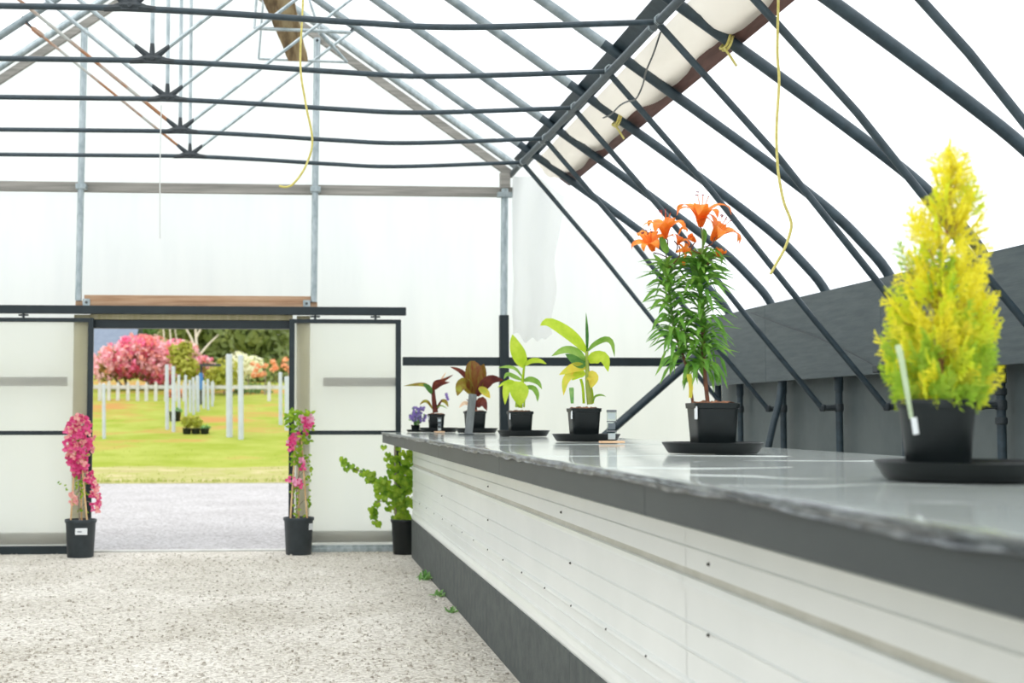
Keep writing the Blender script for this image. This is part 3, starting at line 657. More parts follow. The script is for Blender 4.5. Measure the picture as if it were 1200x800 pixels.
for c, n, s0, s1, ln in ((cR, 185, 13, 65, .155), (cL, 135, 15, 67, .145)):
    for i in range(n):
        x = i / n; q = s0 + (s1 - s0) * x; j = int(q); p = c[j].lerp(c[j + 1], q - j)
        a = i * 2.4 + R.uniform(-.3, .3); L = ln * R.uniform(.75, 1.1) * (1.0 if x < .85 else .85); el = R.uniform(.05, .6) + .2 * x - (.5 if x < .1 else 0)
        d = V(math.cos(a), math.sin(a), 0); k1 = p + d * L * .45 * math.cos(el) + V(0, 0, L * .45 * math.sin(el)); e2 = el - R.uniform(.5, 1.3)
        k2 = k1 + d * L * .55 * math.cos(e2) + V(0, 0, L * .55 * math.sin(e2))
        sd = d.cross(V(0, 0, 1)); b.leaf([p, k1, k2], R.uniform(.018, .027), face=V(0, -.5, 1) + d * -.3, fold=.3, n=6, shape='leaf')
for pts, w in ((fl((262, 330), (228, 250), (236, 235)), .03), (fl((262, 330, -.02), (240, 290, -.03), (225, 235, -.035)), .035), (fl((272, 420), (310, 385), (395, 350)), .03), (fl((260, 480), (230, 400), (175, 335)), .028), (fl((460, 430), (420, 380), (300, 400, -.02)), .026), (fl((470, 440), (540, 415), (635, 440)), .028), (fl((450, 520), (420, 450), (385, 370)), .026), (fl((468, 300), (480, 220), (470, 185)), .02), (fl((462, 430), (500, 340), (575, 360), (575, 400)), .02), (fl((480, 480), (530, 460), (620, 490)), .024)):
    b.leaf(pts, w, fold=.25, n=8)
b.build('foliage', M['lilyleaf'], t)
b = MB()
for pts in (fl((462, 190), (452, 180), (448, 175)), fl((262, 300), (262, 260), (250, 245)), fl((468, 300), (520, 280), (540, 240)), fl((470, 340), (400, 310), (430, 260)), fl((262, 360), (220, 340), (180, 330)), fl((480, 410), (520, 370), (550, 310)), fl((310, 330), (320, 290), (300, 260)), fl((272, 420), (330, 350), (330, 290))):
    b = MB(); b.tube(spline(pts, 6), .0028, 6); b.build('flower_stalk', M['lilystem'], t)
def lily_flower(c, ax, L, open_=1., spin=0., st=True):
    c = Vector(c); ax = Vector(ax).normalized(); u = ax.cross(V(.2, 1, .1)).normalized(); w = ax.cross(u); b = MB()
    for i in range(6):
        a = spin + i * math.pi / 3 + R.uniform(-.12, .12); d = u * math.cos(a) + w * math.sin(a); k = R.uniform(.85, 1.1) * L
        o = open_ * R.uniform(.85, 1.15)
        pts = [c, c + ax * k * .42 + d * k * .16 * o, c + ax * k * .72 + d * k * .50 * o, c + ax * k * (.82 - .12 * o) + d * k * .86 * o, c + ax * k * (.68 - .25 * o) + d * k * 1.0 * o]
        b.leaf(pts, L * (.56 if i % 2 else .44), face=ax, fold=.2, n=10, shape='leaf')
    f = b.build('flower', M['petal'], t)
    if st:
        s = MB()
        for i in range(6):
            a = i * math.pi / 3 + .5; d = u * math.cos(a) + w * math.sin(a); e = c + ax * L * R.uniform(1.0, 1.2) + d * L * .22
            s.tube([c + ax * L * .2, c + ax * L * .7 + d * L * .08, e], .0011, 5); s.tube([e - d * .004 - u * .002, e + d * .005 + u * .003], .0021, 5, m=1)
        s.build('stamen', [M['petal'], M['anther']], f)
lily_flower(fl((455, 180))[0], (0.02, -.25, 1), .118, 1.0, .25)
lily_flower(fl((248, 248, -.02))[0], (-.05, -.3, 1), .098, 1.05, .1)
lily_flower(fl((520, 262, .02))[0], (.45, -.35, .8), .105, 1.0, .5)
lily_flower(fl((180, 322, -.03))[0], (-.4, -.5, .75), .085, .85, .9)
lily_flower(fl((428, 268, -.04))[0], (-.5, -.2, .4), .05, .3, .2, False)
lily_flower(fl((548, 300))[0], (.2, -.5, -.7), .05, .5, .2, False)
lily_flower(fl((320, 285, .03))[0], (.3, -.4, .8), .045, 1.2, .4, False)
lily_flower(fl((350, 330, .01))[0], (.2, -.6, .3), .035, 1.1, .0, False)
b = MB(); b.leaf(fl((360, 210, .02), (378, 195, .02), (372, 222, .02)) if 0 else fl((325, 225), (345, 185), (375, 195), (372, 215)), .012, fold=.3); b.leaf(fl((365, 400, -.02), (350, 390, -.03), (375, 395, -.02)), .015); b.build('fallen_petal', M['petal'], t)
leafpart(t, 'yellow', fp((245, 430, -.05), (248, 360, -.05), (236, 290, -.05)), .022, 'stake_label', shape='strip', fold=.05)

# --- lemon cypress
CX, CY = 1.482, 3.17
saucer(1.545, 3.17, BT, .20, 'black saucer under the lemon cypress pot, nearest of the saucers')
t = root('potted_cypress', (CX, CY, BT + .008), 'bright yellow lemon cypress in a round black pot at the near end of the bench', 'potted plant')
round_pot(t, CX, CY, BT + .008, .0885, .175, 'pot', .02, .77)
zs = BT + .15
tip = P(1113, 176, Y=CY)
cz = lambda x: V(CX + (tip.x - CX) * x + .006 * math.sin(x * 9), CY + .005 * math.sin(x * 7), zs + (tip.z - zs) * x)
b = MB(); b.tube([cz(i / 14) for i in range(15)], [.007 * (1 - i / 15) + .0012 for i in range(15)], 7)
ENV = [(0, .085), (.05, .115), (.12, .125), (.25, .138), (.36, .136), (.44, .130), (.52, .112), (.6, .096), (.7, .092), (.78, .088), (.86, .066), (.93, .036), (1, .006)]
def env(x):
    for (a, ra), (c, rc) in zip(ENV, ENV[1:]):
        if a <= x <= c: return ra + (rc - ra) * (x - a) / (c - a)
    return .01
fol = MB()
def spike(b, p0, p1, r, m):
    d = (p1 - p0); t_ = d.normalized(); u = t_.cross(V(.31, .77, .55)).normalized(); w = t_.cross(u); i = len(b.v)
    mid = p0.lerp(p1, .45)
    b.v += [p0 + u * r * .7, p0 - u * r * .35 + w * r * .6, p0 - u * r * .35 - w * r * .6, mid + u * r, mid - u * r * .5 + w * r * .87, mid - u * r * .5 - w * r * .87, p1]
    b.f += [(i, i + 1, i + 4, i + 3), (i + 1, i + 2, i + 5, i + 4), (i + 2, i, i + 3, i + 5), (i + 3, i + 4, i + 6), (i + 4, i + 5, i + 6), (i + 5, i + 3, i + 6)]; b.mi += [m] * 6
def spray(p0, d0, L, m, dens=1.):
    side = d0.cross(V(R.uniform(-1, 1), R.uniform(-1, 1), R.uniform(-.3, .3))).normalized(); n = max(6, int(L / .0062 * dens)); p = p0.copy(); d = d0.copy(); st = L / n
    for i in range(n):
        x = i / n; q = p + d * st; spike(fol, p, q + d * st * .35, .0016 + .0008 * (1 - x), m)
        if x > .12:
            sg = 1 if i % 2 else -1; bl = (.014 + .024 * math.sin(math.pi * min(1, x * .8 + .25))) * R.uniform(.7, 1.25) * (1.05 - .55 * x)
            bd = (d * .75 + side * sg * .68 + V(R.uniform(-.2, .2), R.uniform(-.2, .2), R.uniform(0, .2))).normalized(); e = q + bd * bl; spike(fol, q, e, .0021, m)
            if bl > .016:
                for k in (.35, .6, .82):
                    for s2 in (1, -1):
                        if R.random() < .85: 
                            b2 = (bd * .7 + s2 * .6 * bd.cross(side).cross(bd).normalized() * 1 + side * s2 * .2 + d * .25).normalized(); o = q + bd * bl * k; spike(fol, o, o + b2 * bl * R.uniform(.28, .5), .0019, m)
        p = q; d = (d + V(0, 0, .05) + V(R.uniform(-.05, .05), R.uniform(-.05, .05), 0)).normalized()
NS = 430
for i in range(NS):
    x = (i + R.random()) / NS; x = x ** 1.15
    if x > .5 and R.random() < .25 + .6 * (x - .5): continue
    a = i * 2.39996 + R.uniform(-.4, .4); r = env(x) * (R.uniform(.72, 1.06) if x < .5 else R.uniform(.25, 1.08))
    x = max(x, .045); x0 = max(.02, x - R.uniform(.06, .20)); base = cz(x0) + V(math.cos(a), math.sin(a), 0) * r * R.uniform(.15, .45); end = cz(min(1, x)) + V(math.cos(a) * r, math.sin(a) * r, 0)
    d = end - base; L = max(.045, d.length * R.uniform(.9, 1.1)); d.normalize(); d = (d + V(math.cos(a) * .25, math.sin(a) * .25, -.22 if x > .15 else .12)).normalized()
    pr = R.random(); m = 0 if pr < (.05 + .8 * min(1, x * 1.5)) else (1 if pr < .75 + .25 * x else 2)
    if x < .34 and R.random() < .5: m = 2
    spray(base, d, L, m, 1. if x < .5 else .75)
    if x > .4 and R.random() < .7: b.tube([cz(x0), base, base + d * L * .5], .0012, 4)
for i in range(9):
    x = .7 + .3 * i / 9; a = i * 2.1; spray(cz(x) , V(.25 * math.cos(a), .25 * math.sin(a), 1).normalized(), .07 * (1.25 - x) + .025, 0, .8)
b.build('stem', M['cystem'], t)
fol.build('foliage', [M['cy1'], M['cy2'], M['cy3']], t, smooth=False)
b = MB(); q = [P(1068, 490, Y=CY - .075), P(1064, 466, Y=CY - .085), P(1057, 425, Y=CY - .09), P(1052, 404, Y=CY - .09)]
b.leaf(q, .0155, fold=.05, shape='strip', n=16); b.build('plant_label', leafmat('pale green label', S(196, 214, 176), S(214, 228, 196), trans=.4), t)
b = MB(); c = P(1072.5, 499, Y=CY - .078); b.bar(c + V(-.003, 0, .019), c + V(.003, .002, -.019), .014, .003, (0, -1, 0)); b.build('price_label', M['label'], t, smooth=False, bevel=.003)

# --- yellow green canna (fourth pot of the row)
GX, GYY = 1.735, 8.27
saucer(1.735, 8.27, BT, .20, 'black saucer under the yellow green ginger plant, beside the clear label holder')
t = root('potted_ginger', (1.72, GYY, BT + .008), 'yellow green leafy plant in a square black pot beside the clear label holder', 'potted plant')
square_pot(t, 1.722, GYY, BT + .008, .18, .185, tagx=True)
f = crop(620, 360, 4.705, GYY)
tube('stem', spline(f((335, 535), (325, 420), (320, 330), (318, 240)), 16), [.017] * 6 + [.015 - .0006 * i for i in range(11)], leafmat('pale stem', S(150, 170, 70), S(180, 190, 96), trans=.2), t)
tube('stem', spline(f((302, 530), (296, 440), (285, 395)), 10), .008, M['lime'], t); tube('stem', spline(f((352, 530), (348, 470), (335, 420)), 10), .007, M['lime'], t)
for m, pts, w, k in (('dgreen', f((319, 250), (318, 140), (314, 28)), .022, dict(shape='leaf', fold=.9)),
    ('lime', f((315, 245), (262, 185, -.03), (190, 128, -.06), (105, 82, -.06), (62, 100, -.04)), .088, dict(roll=.3, fold=.2)),
    ('green', f((322, 240), (360, 200, -.02), (420, 172, -.04), (458, 195, -.05), (472, 272, -.05)), .05, dict(roll=.7)),
    ('lime', f((328, 300), (365, 276, -.04), (415, 282, -.08), (436, 355, -.08)), .085, dict(roll=.1)),
    ('green', f((312, 292), (262, 250, -.03), (195, 238, -.06), (125, 268, -.06)), .07, dict(roll=.6)),
    ('dgreen', f((312, 305), (268, 300, -.02), (200, 258, -.05)), .085, dict(roll=.2)),
    ('yellow', f((312, 330), (250, 332, -.04), (165, 372, -.06)), .065, dict(roll=.2)),
    ('lime', f((308, 360), (270, 370, -.03), (236, 402, -.05)), .06, dict(roll=.2)),
    ('yellow', f((302, 370), (235, 370, -.04), (200, 410, -.07), (190, 485, -.07)), .055, dict(roll=.2)),
    ('yellow', f((318, 375), (350, 388, -.05), (342, 445, -.07)), .08, dict(roll=0)),
    ('green', f((352, 530), (362, 492, -.02), (395, 482, -.03), (425, 492, -.03)), .018, dict(roll=.5))):
    leafpart(t, m, pts, w, **k)
leafpart(t, 'weed', f((238, 530, -.05), (236, 490, -.05), (233, 442, -.05)), .03, 'plant_label', shape='strip', fold=.05)

# --- lime green canna
Y4 = 10.47
saucer(1.725, 10.47, BT, .195, 'black saucer under the lime green canna')
t = root('potted_canna', (1.70, Y4, BT + .008), 'lime green canna with one broad upright leaf in a square black pot', 'potted plant')
square_pot(t, 1.70, Y4, BT + .008, .18, .175, tagx=True)
f = crop(540, 390, 6.15, Y4)
tube('stem', spline(f((430, 540), (440, 400), (448, 320), (458, 230)), 14), [.016 - .0006 * i for i in range(15)], M['lime'], t)
for x in (398, 412, 455): tube('stem', f((x, 535), (x + 4, 470)), .007, M['lime'], t, 7)
for m, pts, w, k in (('lime', f((457, 245), (425, 175, -.02), (392, 95, -.03), (372, 12, -.02)), .125, dict(roll=.1, fold=.15)),
    ('lime', f((458, 238), (505, 200, -.03), (565, 198, -.05), (618, 224, -.05)), .05, dict(roll=.5)),
    ('green', f((440, 315), (395, 262, -.02), (335, 245, -.04), (268, 250, -.04)), .036, dict(roll=.6)),
    ('green', f((440, 340), (385, 316, -.02), (335, 298, -.04), (310, 332, -.04)), .042, dict(roll=.4)),
    ('green', f((450, 345), (500, 332, -.03), (555, 355, -.05), (585, 405, -.05)), .05, dict(roll=.3)),
    ('lime', f((415, 350, -.04), (420, 430, -.09), (428, 525, -.10)), .16, dict(fold=.2)),
    ('lime', f((400, 370), (345, 365, -.04), (325, 430, -.06), (318, 515, -.06)), .07, dict(roll=.1)),
    ('green', f((455, 390), (520, 395, -.04), (550, 440, -.05), (553, 495, -.05)), .045, dict(roll=.2)),
    ('lime', f((395, 375), (330, 355, -.03), (262, 395, -.03)), .03, dict(roll=.4))):
    leafpart(t, m, pts, w, **k)

# --- burgundy canna
Y3 = 12.6
saucer(1.655, 12.6, BT, .19, 'black saucer under the burgundy canna with the broad bronze leaf')
t = root('potted_canna', (1.635, Y3, BT + .008), 'burgundy and bronze leaved canna in a black pot behind the grey metal strip', 'potted plant')
square_pot(t, 1.64, Y3, BT + .008, .19, .185)
f = crop(460, 370, 5.335, Y3)
tube('stem', spline(f((512, 590), (512, 520), (518, 440)), 12), [.026 - .0008 * i for i in range(13)], M['burg'], t)
for m, pts, w, k in (('bronze', f((512, 500, -.02), (510, 400, -.05), (505, 325, -.04), (512, 282, 0)), .165, dict(fold=.35, shape='paddle')),
    ('bronze', f((520, 490, .03), (545, 390, .04), (570, 300, .03)), .12, dict(fold=.2, shape='paddle')),
    ('burg', f((503, 480), (462, 390, .02), (420, 345, .03), (360, 318, .03)), .065, dict(roll=.5)),
    ('burg', f((525, 500, -.03), (570, 430, -.06), (620, 395, -.07), (690, 402, -.06)), .12, dict(roll=.35)),
    ('yellow', f((540, 448, -.08), (580, 475, -.10), (610, 515, -.11)), .075, dict(roll=.2)),
    ('olive', f((498, 490, -.02), (460, 430, -.06), (425, 440, -.09), (405, 500, -.09)), .13, dict(roll=.15)),
    ('burg', f((530, 570, -.06), (560, 530, -.09), (590, 592, -.11)), .085, dict(roll=.1)),
    ('peach', f((495, 560), (450, 545, -.05), (415, 575, -.06)), .04, dict(roll=.3)),
    ('burg', f((505, 580, -.02), (485, 540, -.04), (460, 520, -.04)), .022, dict(roll=.2))):
    leafpart(t, m, pts, w, **k)

# --- small dark banana
Y2 = 13.1
saucer(1.37, 13.12, BT, .18, 'black saucer under the small burgundy banana plant')
t = root('potted_banana', (1.345, Y2, BT + .008), 'small burgundy stemmed banana plant in a black pot at the far end of the bench', 'potted plant')
square_pot(t, 1.345, Y2, BT + .008, .15, .16, tagx=True)
f = crop(460, 370, 5.335, Y2)
tube('stem', spline(f((268, 605), (258, 520), (255, 450), (275, 415)), 14), [.026 - .0011 * i for i in range(15)], M['burg'], t)
for m, pts, w, k in (('olive', f((245, 490), (215, 440, -.03), (160, 430, -.05), (70, 438, -.05)), .05, dict(roll=.5)),
    ('dgreen', f((245, 485, -.02), (222, 448, -.04), (190, 425, -.05)), .06, dict(roll=.2)),
    ('burg', f((255, 470, -.03), (265, 420, -.04), (310, 405, -.04), (380, 368, -.02)), .05, dict(roll=.3)),
    ('burg', f((262, 460), (300, 425, -.03), (358, 415, -.03)), .045, dict(roll=.2)),
    ('peach', f((290, 420), (310, 390, .02), (335, 350, .02)), .02, dict(roll=.3)),
    ('olive', f((248, 580), (222, 540, -.03), (195, 535, -.04), (168, 558, -.04)), .035, dict(roll=.3)),
    ('burg', f((272, 590), (290, 555, -.02), (310, 522, -.03)), .028, dict(roll=.2)),
    ('olive', f((300, 530), (330, 535, -.02), (350, 570, -.03)), .04, dict(roll=.2)),
    ('green', f((262, 585), (300, 560, -.03), (345, 580, -.03)), .016, dict(roll=.4))):
    leafpart(t, m, pts, w, **k)

# --- little violet plant
Y1 = 13.35
saucer(1.175, 13.35, BT, .085, 'small black saucer under the violet flowering plant', .022)
t = root('potted_violet_flower', (1.175, Y1, BT + .006), 'small violet flowering plant at the far left end of the bench', 'potted plant')
f = crop(460, 370, 5.335, Y1)
b = MB(); c = (1.175, Y1, BT); b.lathe([(.03, 0), (.035, .001), (.042, .055), (.045, .058), (.04, .058), (.036, .05), (.001, .048)], (c[0], Y1, BT + .008), 20); b.build('pot', M['pot'], t)
b = MB(); g = MB(); st = MB()
for i in range(70):
    x = R.gauss(0, 1); p = P(460 + (158 + 30 * max(-1.6, min(1.6, R.gauss(0, .8)))) / 5.335, 370 + (618 + 32 * max(-1.4, min(1.8, R.gauss(0, .8)))) / 5.335, Y=Y1 + R.uniform(-.05, .03))
    st.tube([(c[0], Y1, BT + .05), ((c[0] + p.x) / 2 + .005, (Y1 + p.y) / 2, (BT + p.z) / 2 + .03), p], .0016, 4) if i % 3 == 0 else None
    for q in range(5):
        a = q * 1.257 + i; d = V(math.cos(a), -.3, math.sin(a)); b.leaf([p, p + d * .009, p + d * .017], .012, n=3, shape='x')
    d = V(R.uniform(-1, 1), R.uniform(-1, 1), R.uniform(-.2, 1)).normalized(); q = V(c[0], Y1, BT + .05).lerp(p, R.uniform(.3, .9)); g.leaf([q, q + d * .02, q + d * .04], .014, n=4)
for p in f((340, 505), (345, 520), (336, 490)):
    for q in range(5):
        a = q * 1.257; d = V(math.cos(a), -.3, math.sin(a)); b.leaf([p, V(*p) + d * .01, V(*p) + d * .02], .013, n=3, shape='x')
b.build('flower_cluster', M['violet'], t); g.build('foliage', M['weed'], t); st.build('stem', M['lilygreen'], t)

# --- label holders and metal strip
def holder(x, y, h, w, label):
    t = root('label_holder', (x, y, BT), label, 'label holder', 'clear holders on wooden bases')
    b = MB(); b.box((x - w * 1.15, y - .03, BT), (x + w * 1.15, y + .03, BT + .012)); b.build('base', M['blockwood'], t, smooth=False, bevel=.003)
    z0 = BT + .012
    b = MB(); b.box((x - w * .45, y - .006, z0), (x + w * .45, y + .006, z0 + h)); b.build('clear_sleeve', M['clearpl'], t, smooth=False, bevel=.002)
    b = MB(); 
    for k in range(3):
        za = z0 + h * (k / 3 + .05); b.box((x - w * .34, y - .004, za), (x + w * .34, y + .003, za + h * .2), k % 2)
    b.build('card', [M['label'], M['ink']], t, smooth=False)
    b = MB(); b.box((x - w * .46, y - .008, z0 + h * .94), (x + w * .46, y + .008, z0 + h + .004)); b.box((x - w * .46, y - .008, z0 + h * .62), (x + w * .46, y + .008, z0 + h * .66)); b.box((x - w * .46, y - .008, z0 + h * .3), (x + w * .46, y + .008, z0 + h * .34)); b.build('clip', M['alu'], t, smooth=False, bevel=.001)
q = P(717, 519, Z=BT); holder(q.x, q.y, .165, .058, 'clear label holder on a small wooden base right of the yellow green plant')
q = P(515, 505, Y=12.84); holder(q.x, q.y, .12, .04, 'small clear label holder on a wooden base before the dark banana pot')
q = P(549, 509.5, Z=BT); sy_ = q.y
t = root('metal_strip', (q.x, sy_, BT), 'upright grey metal strip standing on the bench before the burgundy canna', 'metal strip')
b = MB(); b.bar((q.x, sy_, BT + .008), P(554, 461.5, Y=sy_ + .02), .062, .01, (0, -1, 0)); b.build('upright', M['alu'], t, smooth=False, bevel=.002)
b = MB(); b.box((q.x - .075, sy_ - .03, BT), (q.x + .045, sy_ + .03, BT + .01)); b.build('foot', M['clampm'], t, smooth=False, bevel=.002)
# --- floor pots
def climber(x, y, label, bract, dense, canes, seed):
    global R
    R = random.Random(seed)
    t = root('potted_bougainvillea', (x, y, 0), label, 'potted plant', 'flowering climbers beside the doorway')
    round_pot(t, x, y, 0, .147, .35, 'pot2', .03, .82)
    tops = []
    for (dx, dy, ex) in canes:
        tube('cane', [(x + dx, y + dy, .28), (x + ex, y + dy * .2, 1.12)], .0085, M['bamboo'], t, 8)
    b = MB(); b.tube(spline([(x - .01, y, .3), (x - .02, y - .02, .6), (x + .02, y + .01, .9), (x, y, 1.2)], 14), .007, 6)
    for i in range(9): 
        z = .45 + i * .09; a = i * 2.2; b.tube(spline([(x, y, z), (x + .05 * math.cos(a), y + .05 * math.sin(a), z + .06), (x + .09 * math.cos(a), y + .08 * math.sin(a), z + .05)], 6), .0025, 5)
    b.build('stem', M['bark'], t)
    fb, fg = [], MB()
    dense(x, y, fb, fg)
    for fq in (fb if isinstance(fb, list) else [fb]): fq.build('flower_cluster', bract, t)
    fg.build('foliage', M['vine'], t)
    return t
def bloom(b, p, s, m):
    for q in range(3):
        a = q * 2.094 + R.uniform(0, 2); d = V(math.cos(a) * .8, -.4 * R.random(), math.sin(a)).normalized(); b.leaf([p, p + d * s * .6 + V(0, -.006, 0), p + d * s * 1.1], s * .95, n=4, m=m, shape='x', fold=.3)
def lv(b, p, s):
    a = R.uniform(0, 6.28); d = V(math.cos(a), R.uniform(-.6, .6), math.sin(a) * .8 - .2).normalized(); b.leaf([p, p + d * s * .55, p + d * s], s * .6, n=4, face=(R.uniform(-.3, .3), -1, .4))
def dL(x, y, fl_, fg):
    fb = MB(); fl_.append(fb)
    for i in range(150):
        z = 1.30 - .55 * R.random() ** 1.15; w = .02 + .10 * math.sin(math.pi * min(1, max(.08, (1.34 - z) / .62)) ** .8); bloom(fb, V(x - .03 + (1.3 - z) * .02 + R.uniform(-w, w), y + R.uniform(-w, w) * .8 - .02, z), R.uniform(.028, .042), 0 if R.random() < .72 else 1)
    fb = MB(); fl_.append(fb)
    for i in range(40):
        if i == 20: fb = MB(); fl_.append(fb)
        z = R.uniform(.42, .62) if i >= 20 else R.uniform(.62, .84); x2 = x + .06 + R.uniform(-.03, .05) + .06 * (z < .7); bloom(fb, V(x2, y + R.uniform(-.07, .03), z), R.uniform(.022, .034), 1 if R.random() < .4 else 0)
    fb = MB(); fl_.append(fb)
    for i in range(12): bloom(fb, V(x - .07 + R.uniform(-.03, .03), y - .03, R.uniform(.5, .6)), .026, 1)
    for i in range(60): z = R.uniform(.4, 1.32); lv(fg, V(x + R.uniform(-.06, .06), y + R.uniform(-.06, .04), z), R.uniform(.03, .05))
    for i in range(5): lv(fg, V(x - .12 - .02 * i, y, .62 + .02 * i), .03)
def dR(x, y, fl_, fg):
    for i in range(120): z = 1.34 - .5 * R.random() ** 1.6; w = .115 if z > 1.05 else .05; lv(fg, V(x + R.uniform(-w, w), y + R.uniform(-w, w) * .8 - .02, z), R.uniform(.04, .065))
    for i in range(60): z = R.uniform(.35, .95); lv(fg, V(x + R.choice((-.03, .09)) + R.uniform(-.03, .03), y + R.uniform(-.06, .03), z), R.uniform(.03, .05))
    for (cx, cz_, n) in ((.07, 1.22, 16), (-.03, 1.10, 10), (.09, 1.27, 6), (-.02, .70, 9), (-.06, 1.02, 3), (.03, .88, 4)):
        fb = MB(); fl_.append(fb)
        for i in range(n): bloom(fb, V(x + cx + R.gauss(0, .025), y - .07 + R.gauss(0, .02), cz_ + R.gauss(0, .025)), R.uniform(.026, .04), 0 if R.random() < .6 else 1)
t = climber(-1.935, 13.50, 'flowering climber covered in magenta bracts, in a black pot left of the doorway', [M['magenta'], M['rosebract']], dL, ((-.09, -.04, -.05), (0, .06, -.02), (.075, -.09, -.02)), 3)
b = MB(); b.box((-1.965, 13.355, .215), (-1.855, 13.363, .275)); o = b.build('price_label', M['label'], t, smooth=False, bevel=.003)
b = MB(); b.box((-1.945, 13.352, .238), (-1.905, 13.356, .25)); b.build('print', M['ink'], o, smooth=False)
t = climber(.085, 13.60, 'climber with few pink flowers on bamboo canes, in a black pot right of the doorway', [M['magenta'], leafmat('pale pink bract', S(236, 150, 190), S(248, 190, 214), trans=.4)], dR, ((-.08, -.06, -.03), (.085, -.05, .02), (0, .07, .0)), 5)
b = MB(); b.bar((.20, 13.525, .235), (.20, 13.525, .295), .055, .006, (.75, -.65, 0)); b.build('price_label', M['label'], t, smooth=False)
R = random.Random(21)
vx, vy = 1.10, 13.56
t = root('potted_vine', (vx, vy, 0), 'green grape vine in a black pot at the far corner of the bench', 'potted plant')
round_pot(t, vx, vy, 0, .145, .33, 'pot', .03, .82)
f = crop(390, 510, 3.636, vy)
main = [f((300, 370))[0]] + f((290, 270), (270, 180), (265, 60)); side1 = f((285, 300), (235, 230), (170, 185), (110, 150), (50, 115)); side2 = f((285, 250), (310, 160), (320, 70)); s3 = f((275, 300), (200, 280), (175, 320), (185, 375)); s4 = f((290, 330), (310, 350), (300, 385))
b = MB()
for br in (main, side1, side2, s3, s4): b.tube(spline(br, 14), .005, 6)
b.build('stem', M['bark'], t)
b = MB(); b.tube([f((268, 350))[0], f((266, 30))[0]], .012, 8); b.build('stake', M['bark'], t)
def vleaf(b, p, s):
    nrm_ = V(R.uniform(-.5, .5), -1, R.uniform(-.1, .7)).normalized(); u = nrm_.cross(V(0, 0, 1)).normalized(); w = u.cross(nrm_); ro = R.uniform(-.7, .7); u, w = u * math.cos(ro) + w * math.sin(ro), w * math.cos(ro) - u * math.sin(ro)
    out = [(0, -.12), (.22, -.35), (.48, -.2), (.5, .1), (.36, .32), (.2, .36), (0, .62), (-.2, .36), (-.36, .32), (-.5, .1), (-.48, -.2), (-.22, -.35)]
    i = len(b.v); b.v.append(p + nrm_ * s * .06)
    for x, z in out: b.v.append(p + u * x * s - w * z * s - nrm_ * .1 * s * abs(x))
    for q in range(12): b.f.append((i, i + 1 + q, i + 1 + (q + 1) % 12)); b.mi.append(0)
b = MB()
def along(br, n, jit, s0, s1):
    c = spline(br, 30)
    for i in range(n):
        p = V(*c[R.randrange(31)]); p = p + V(R.gauss(0, jit), R.uniform(-.06, .02), R.gauss(0, jit)); vleaf(b, p, R.uniform(s0, s1))
along(side1, 34, .025, .05, .085); along(side1[:3], 26, .05, .07, .1); along(s3, 12, .02, .05, .08); along(side2, 60, .06, .06, .095); along(main, 30, .045, .06, .095); along(s4, 18, .045, .07, .1)
for q in f((235, 80), (228, 100), (245, 90), (170, 160)): vleaf(b, V(*q), .065)
b.build('foliage', M['vine'], t)
# weeds
for px, py, s, lab in ((500, 679, .11, 'small green weed growing in the gravel at the bench base, farthest of the three'), (517, 699, .07, 'small weed with reddish leaves at the bench base, middle of the three'), (533, 717, .06, 'small green weed growing in the gravel at the bench base, nearest of the three')):
    p = P(px, py, Z=0); p.x = min(p.x, 1.08); b = MB()
    for i in range(26):
        a = R.uniform(0, 6.28); el = R.uniform(.3, 1.4); L = s * R.uniform(.5, 1.1); d = V(math.cos(a) * math.cos(el), math.sin(a) * math.cos(el), math.sin(el)); q = p + V(R.gauss(0, s * .25), R.gauss(0, s * .4), -.002)
        q.x = min(q.x, 1.10); b.leaf([q, q + d * L * .6, q + d * L + V(0, 0, -L * .2)], s * .22, n=4, face=(0, -.5, 1))
    tag(b.build('weed', M['weed'], origin=p), lab, 'weed', 'weeds along the bench base')
# loose pebbles on the gravel
b = MB(); RP = random.Random(4)
for i in range(5200):
    y = 6.2 + 7.6 * RP.random() ** 1.5; x = RP.uniform(-2.9 if y > 9 else -1.9, 1.1); s = RP.uniform(.006, .015) * (1.35 if RP.random() < .12 else 1); a = RP.uniform(0, 6.28); k = RP.uniform(.6, 1)
    ca, sa = math.cos(a) * s, math.sin(a) * s; i0 = len(b.v); h = s * RP.uniform(.5, .8); c = V(x, y, 0); j = lambda: RP.uniform(.75, 1.2)
    b.v += [c + V(ca, sa, .001) * j(), c + V(-sa * k, ca * k, 0), c + V(-ca, -sa, 0), c + V(sa * k, -ca * k, 0)]
    b.v[-4] = c + V(ca, sa, 0); b.v += [c + V(ca * .6 - sa * .3, sa * .6 + ca * .3, h * j()), c + V(-sa * k * .7, ca * k * .7, h * j()), c + V(-ca * .7, -sa * .6, h * j()), c + V(sa * k * .6, -ca * k * .7, h * j())]
    for q in range(4): b.f.append((i0 + q, i0 + (q + 1) % 4, i0 + 4 + (q + 1) % 4, i0 + 4 + q)); b.mi.append(0)
    b.f.append((i0 + 4, i0 + 5, i0 + 6, i0 + 7)); b.mi.append(0)
tag(b.build('loose_gravel', M['gravel'], smooth=False), 'loose pale pebbles scattered over the gravel floor', 'gravel', kind='stuff')

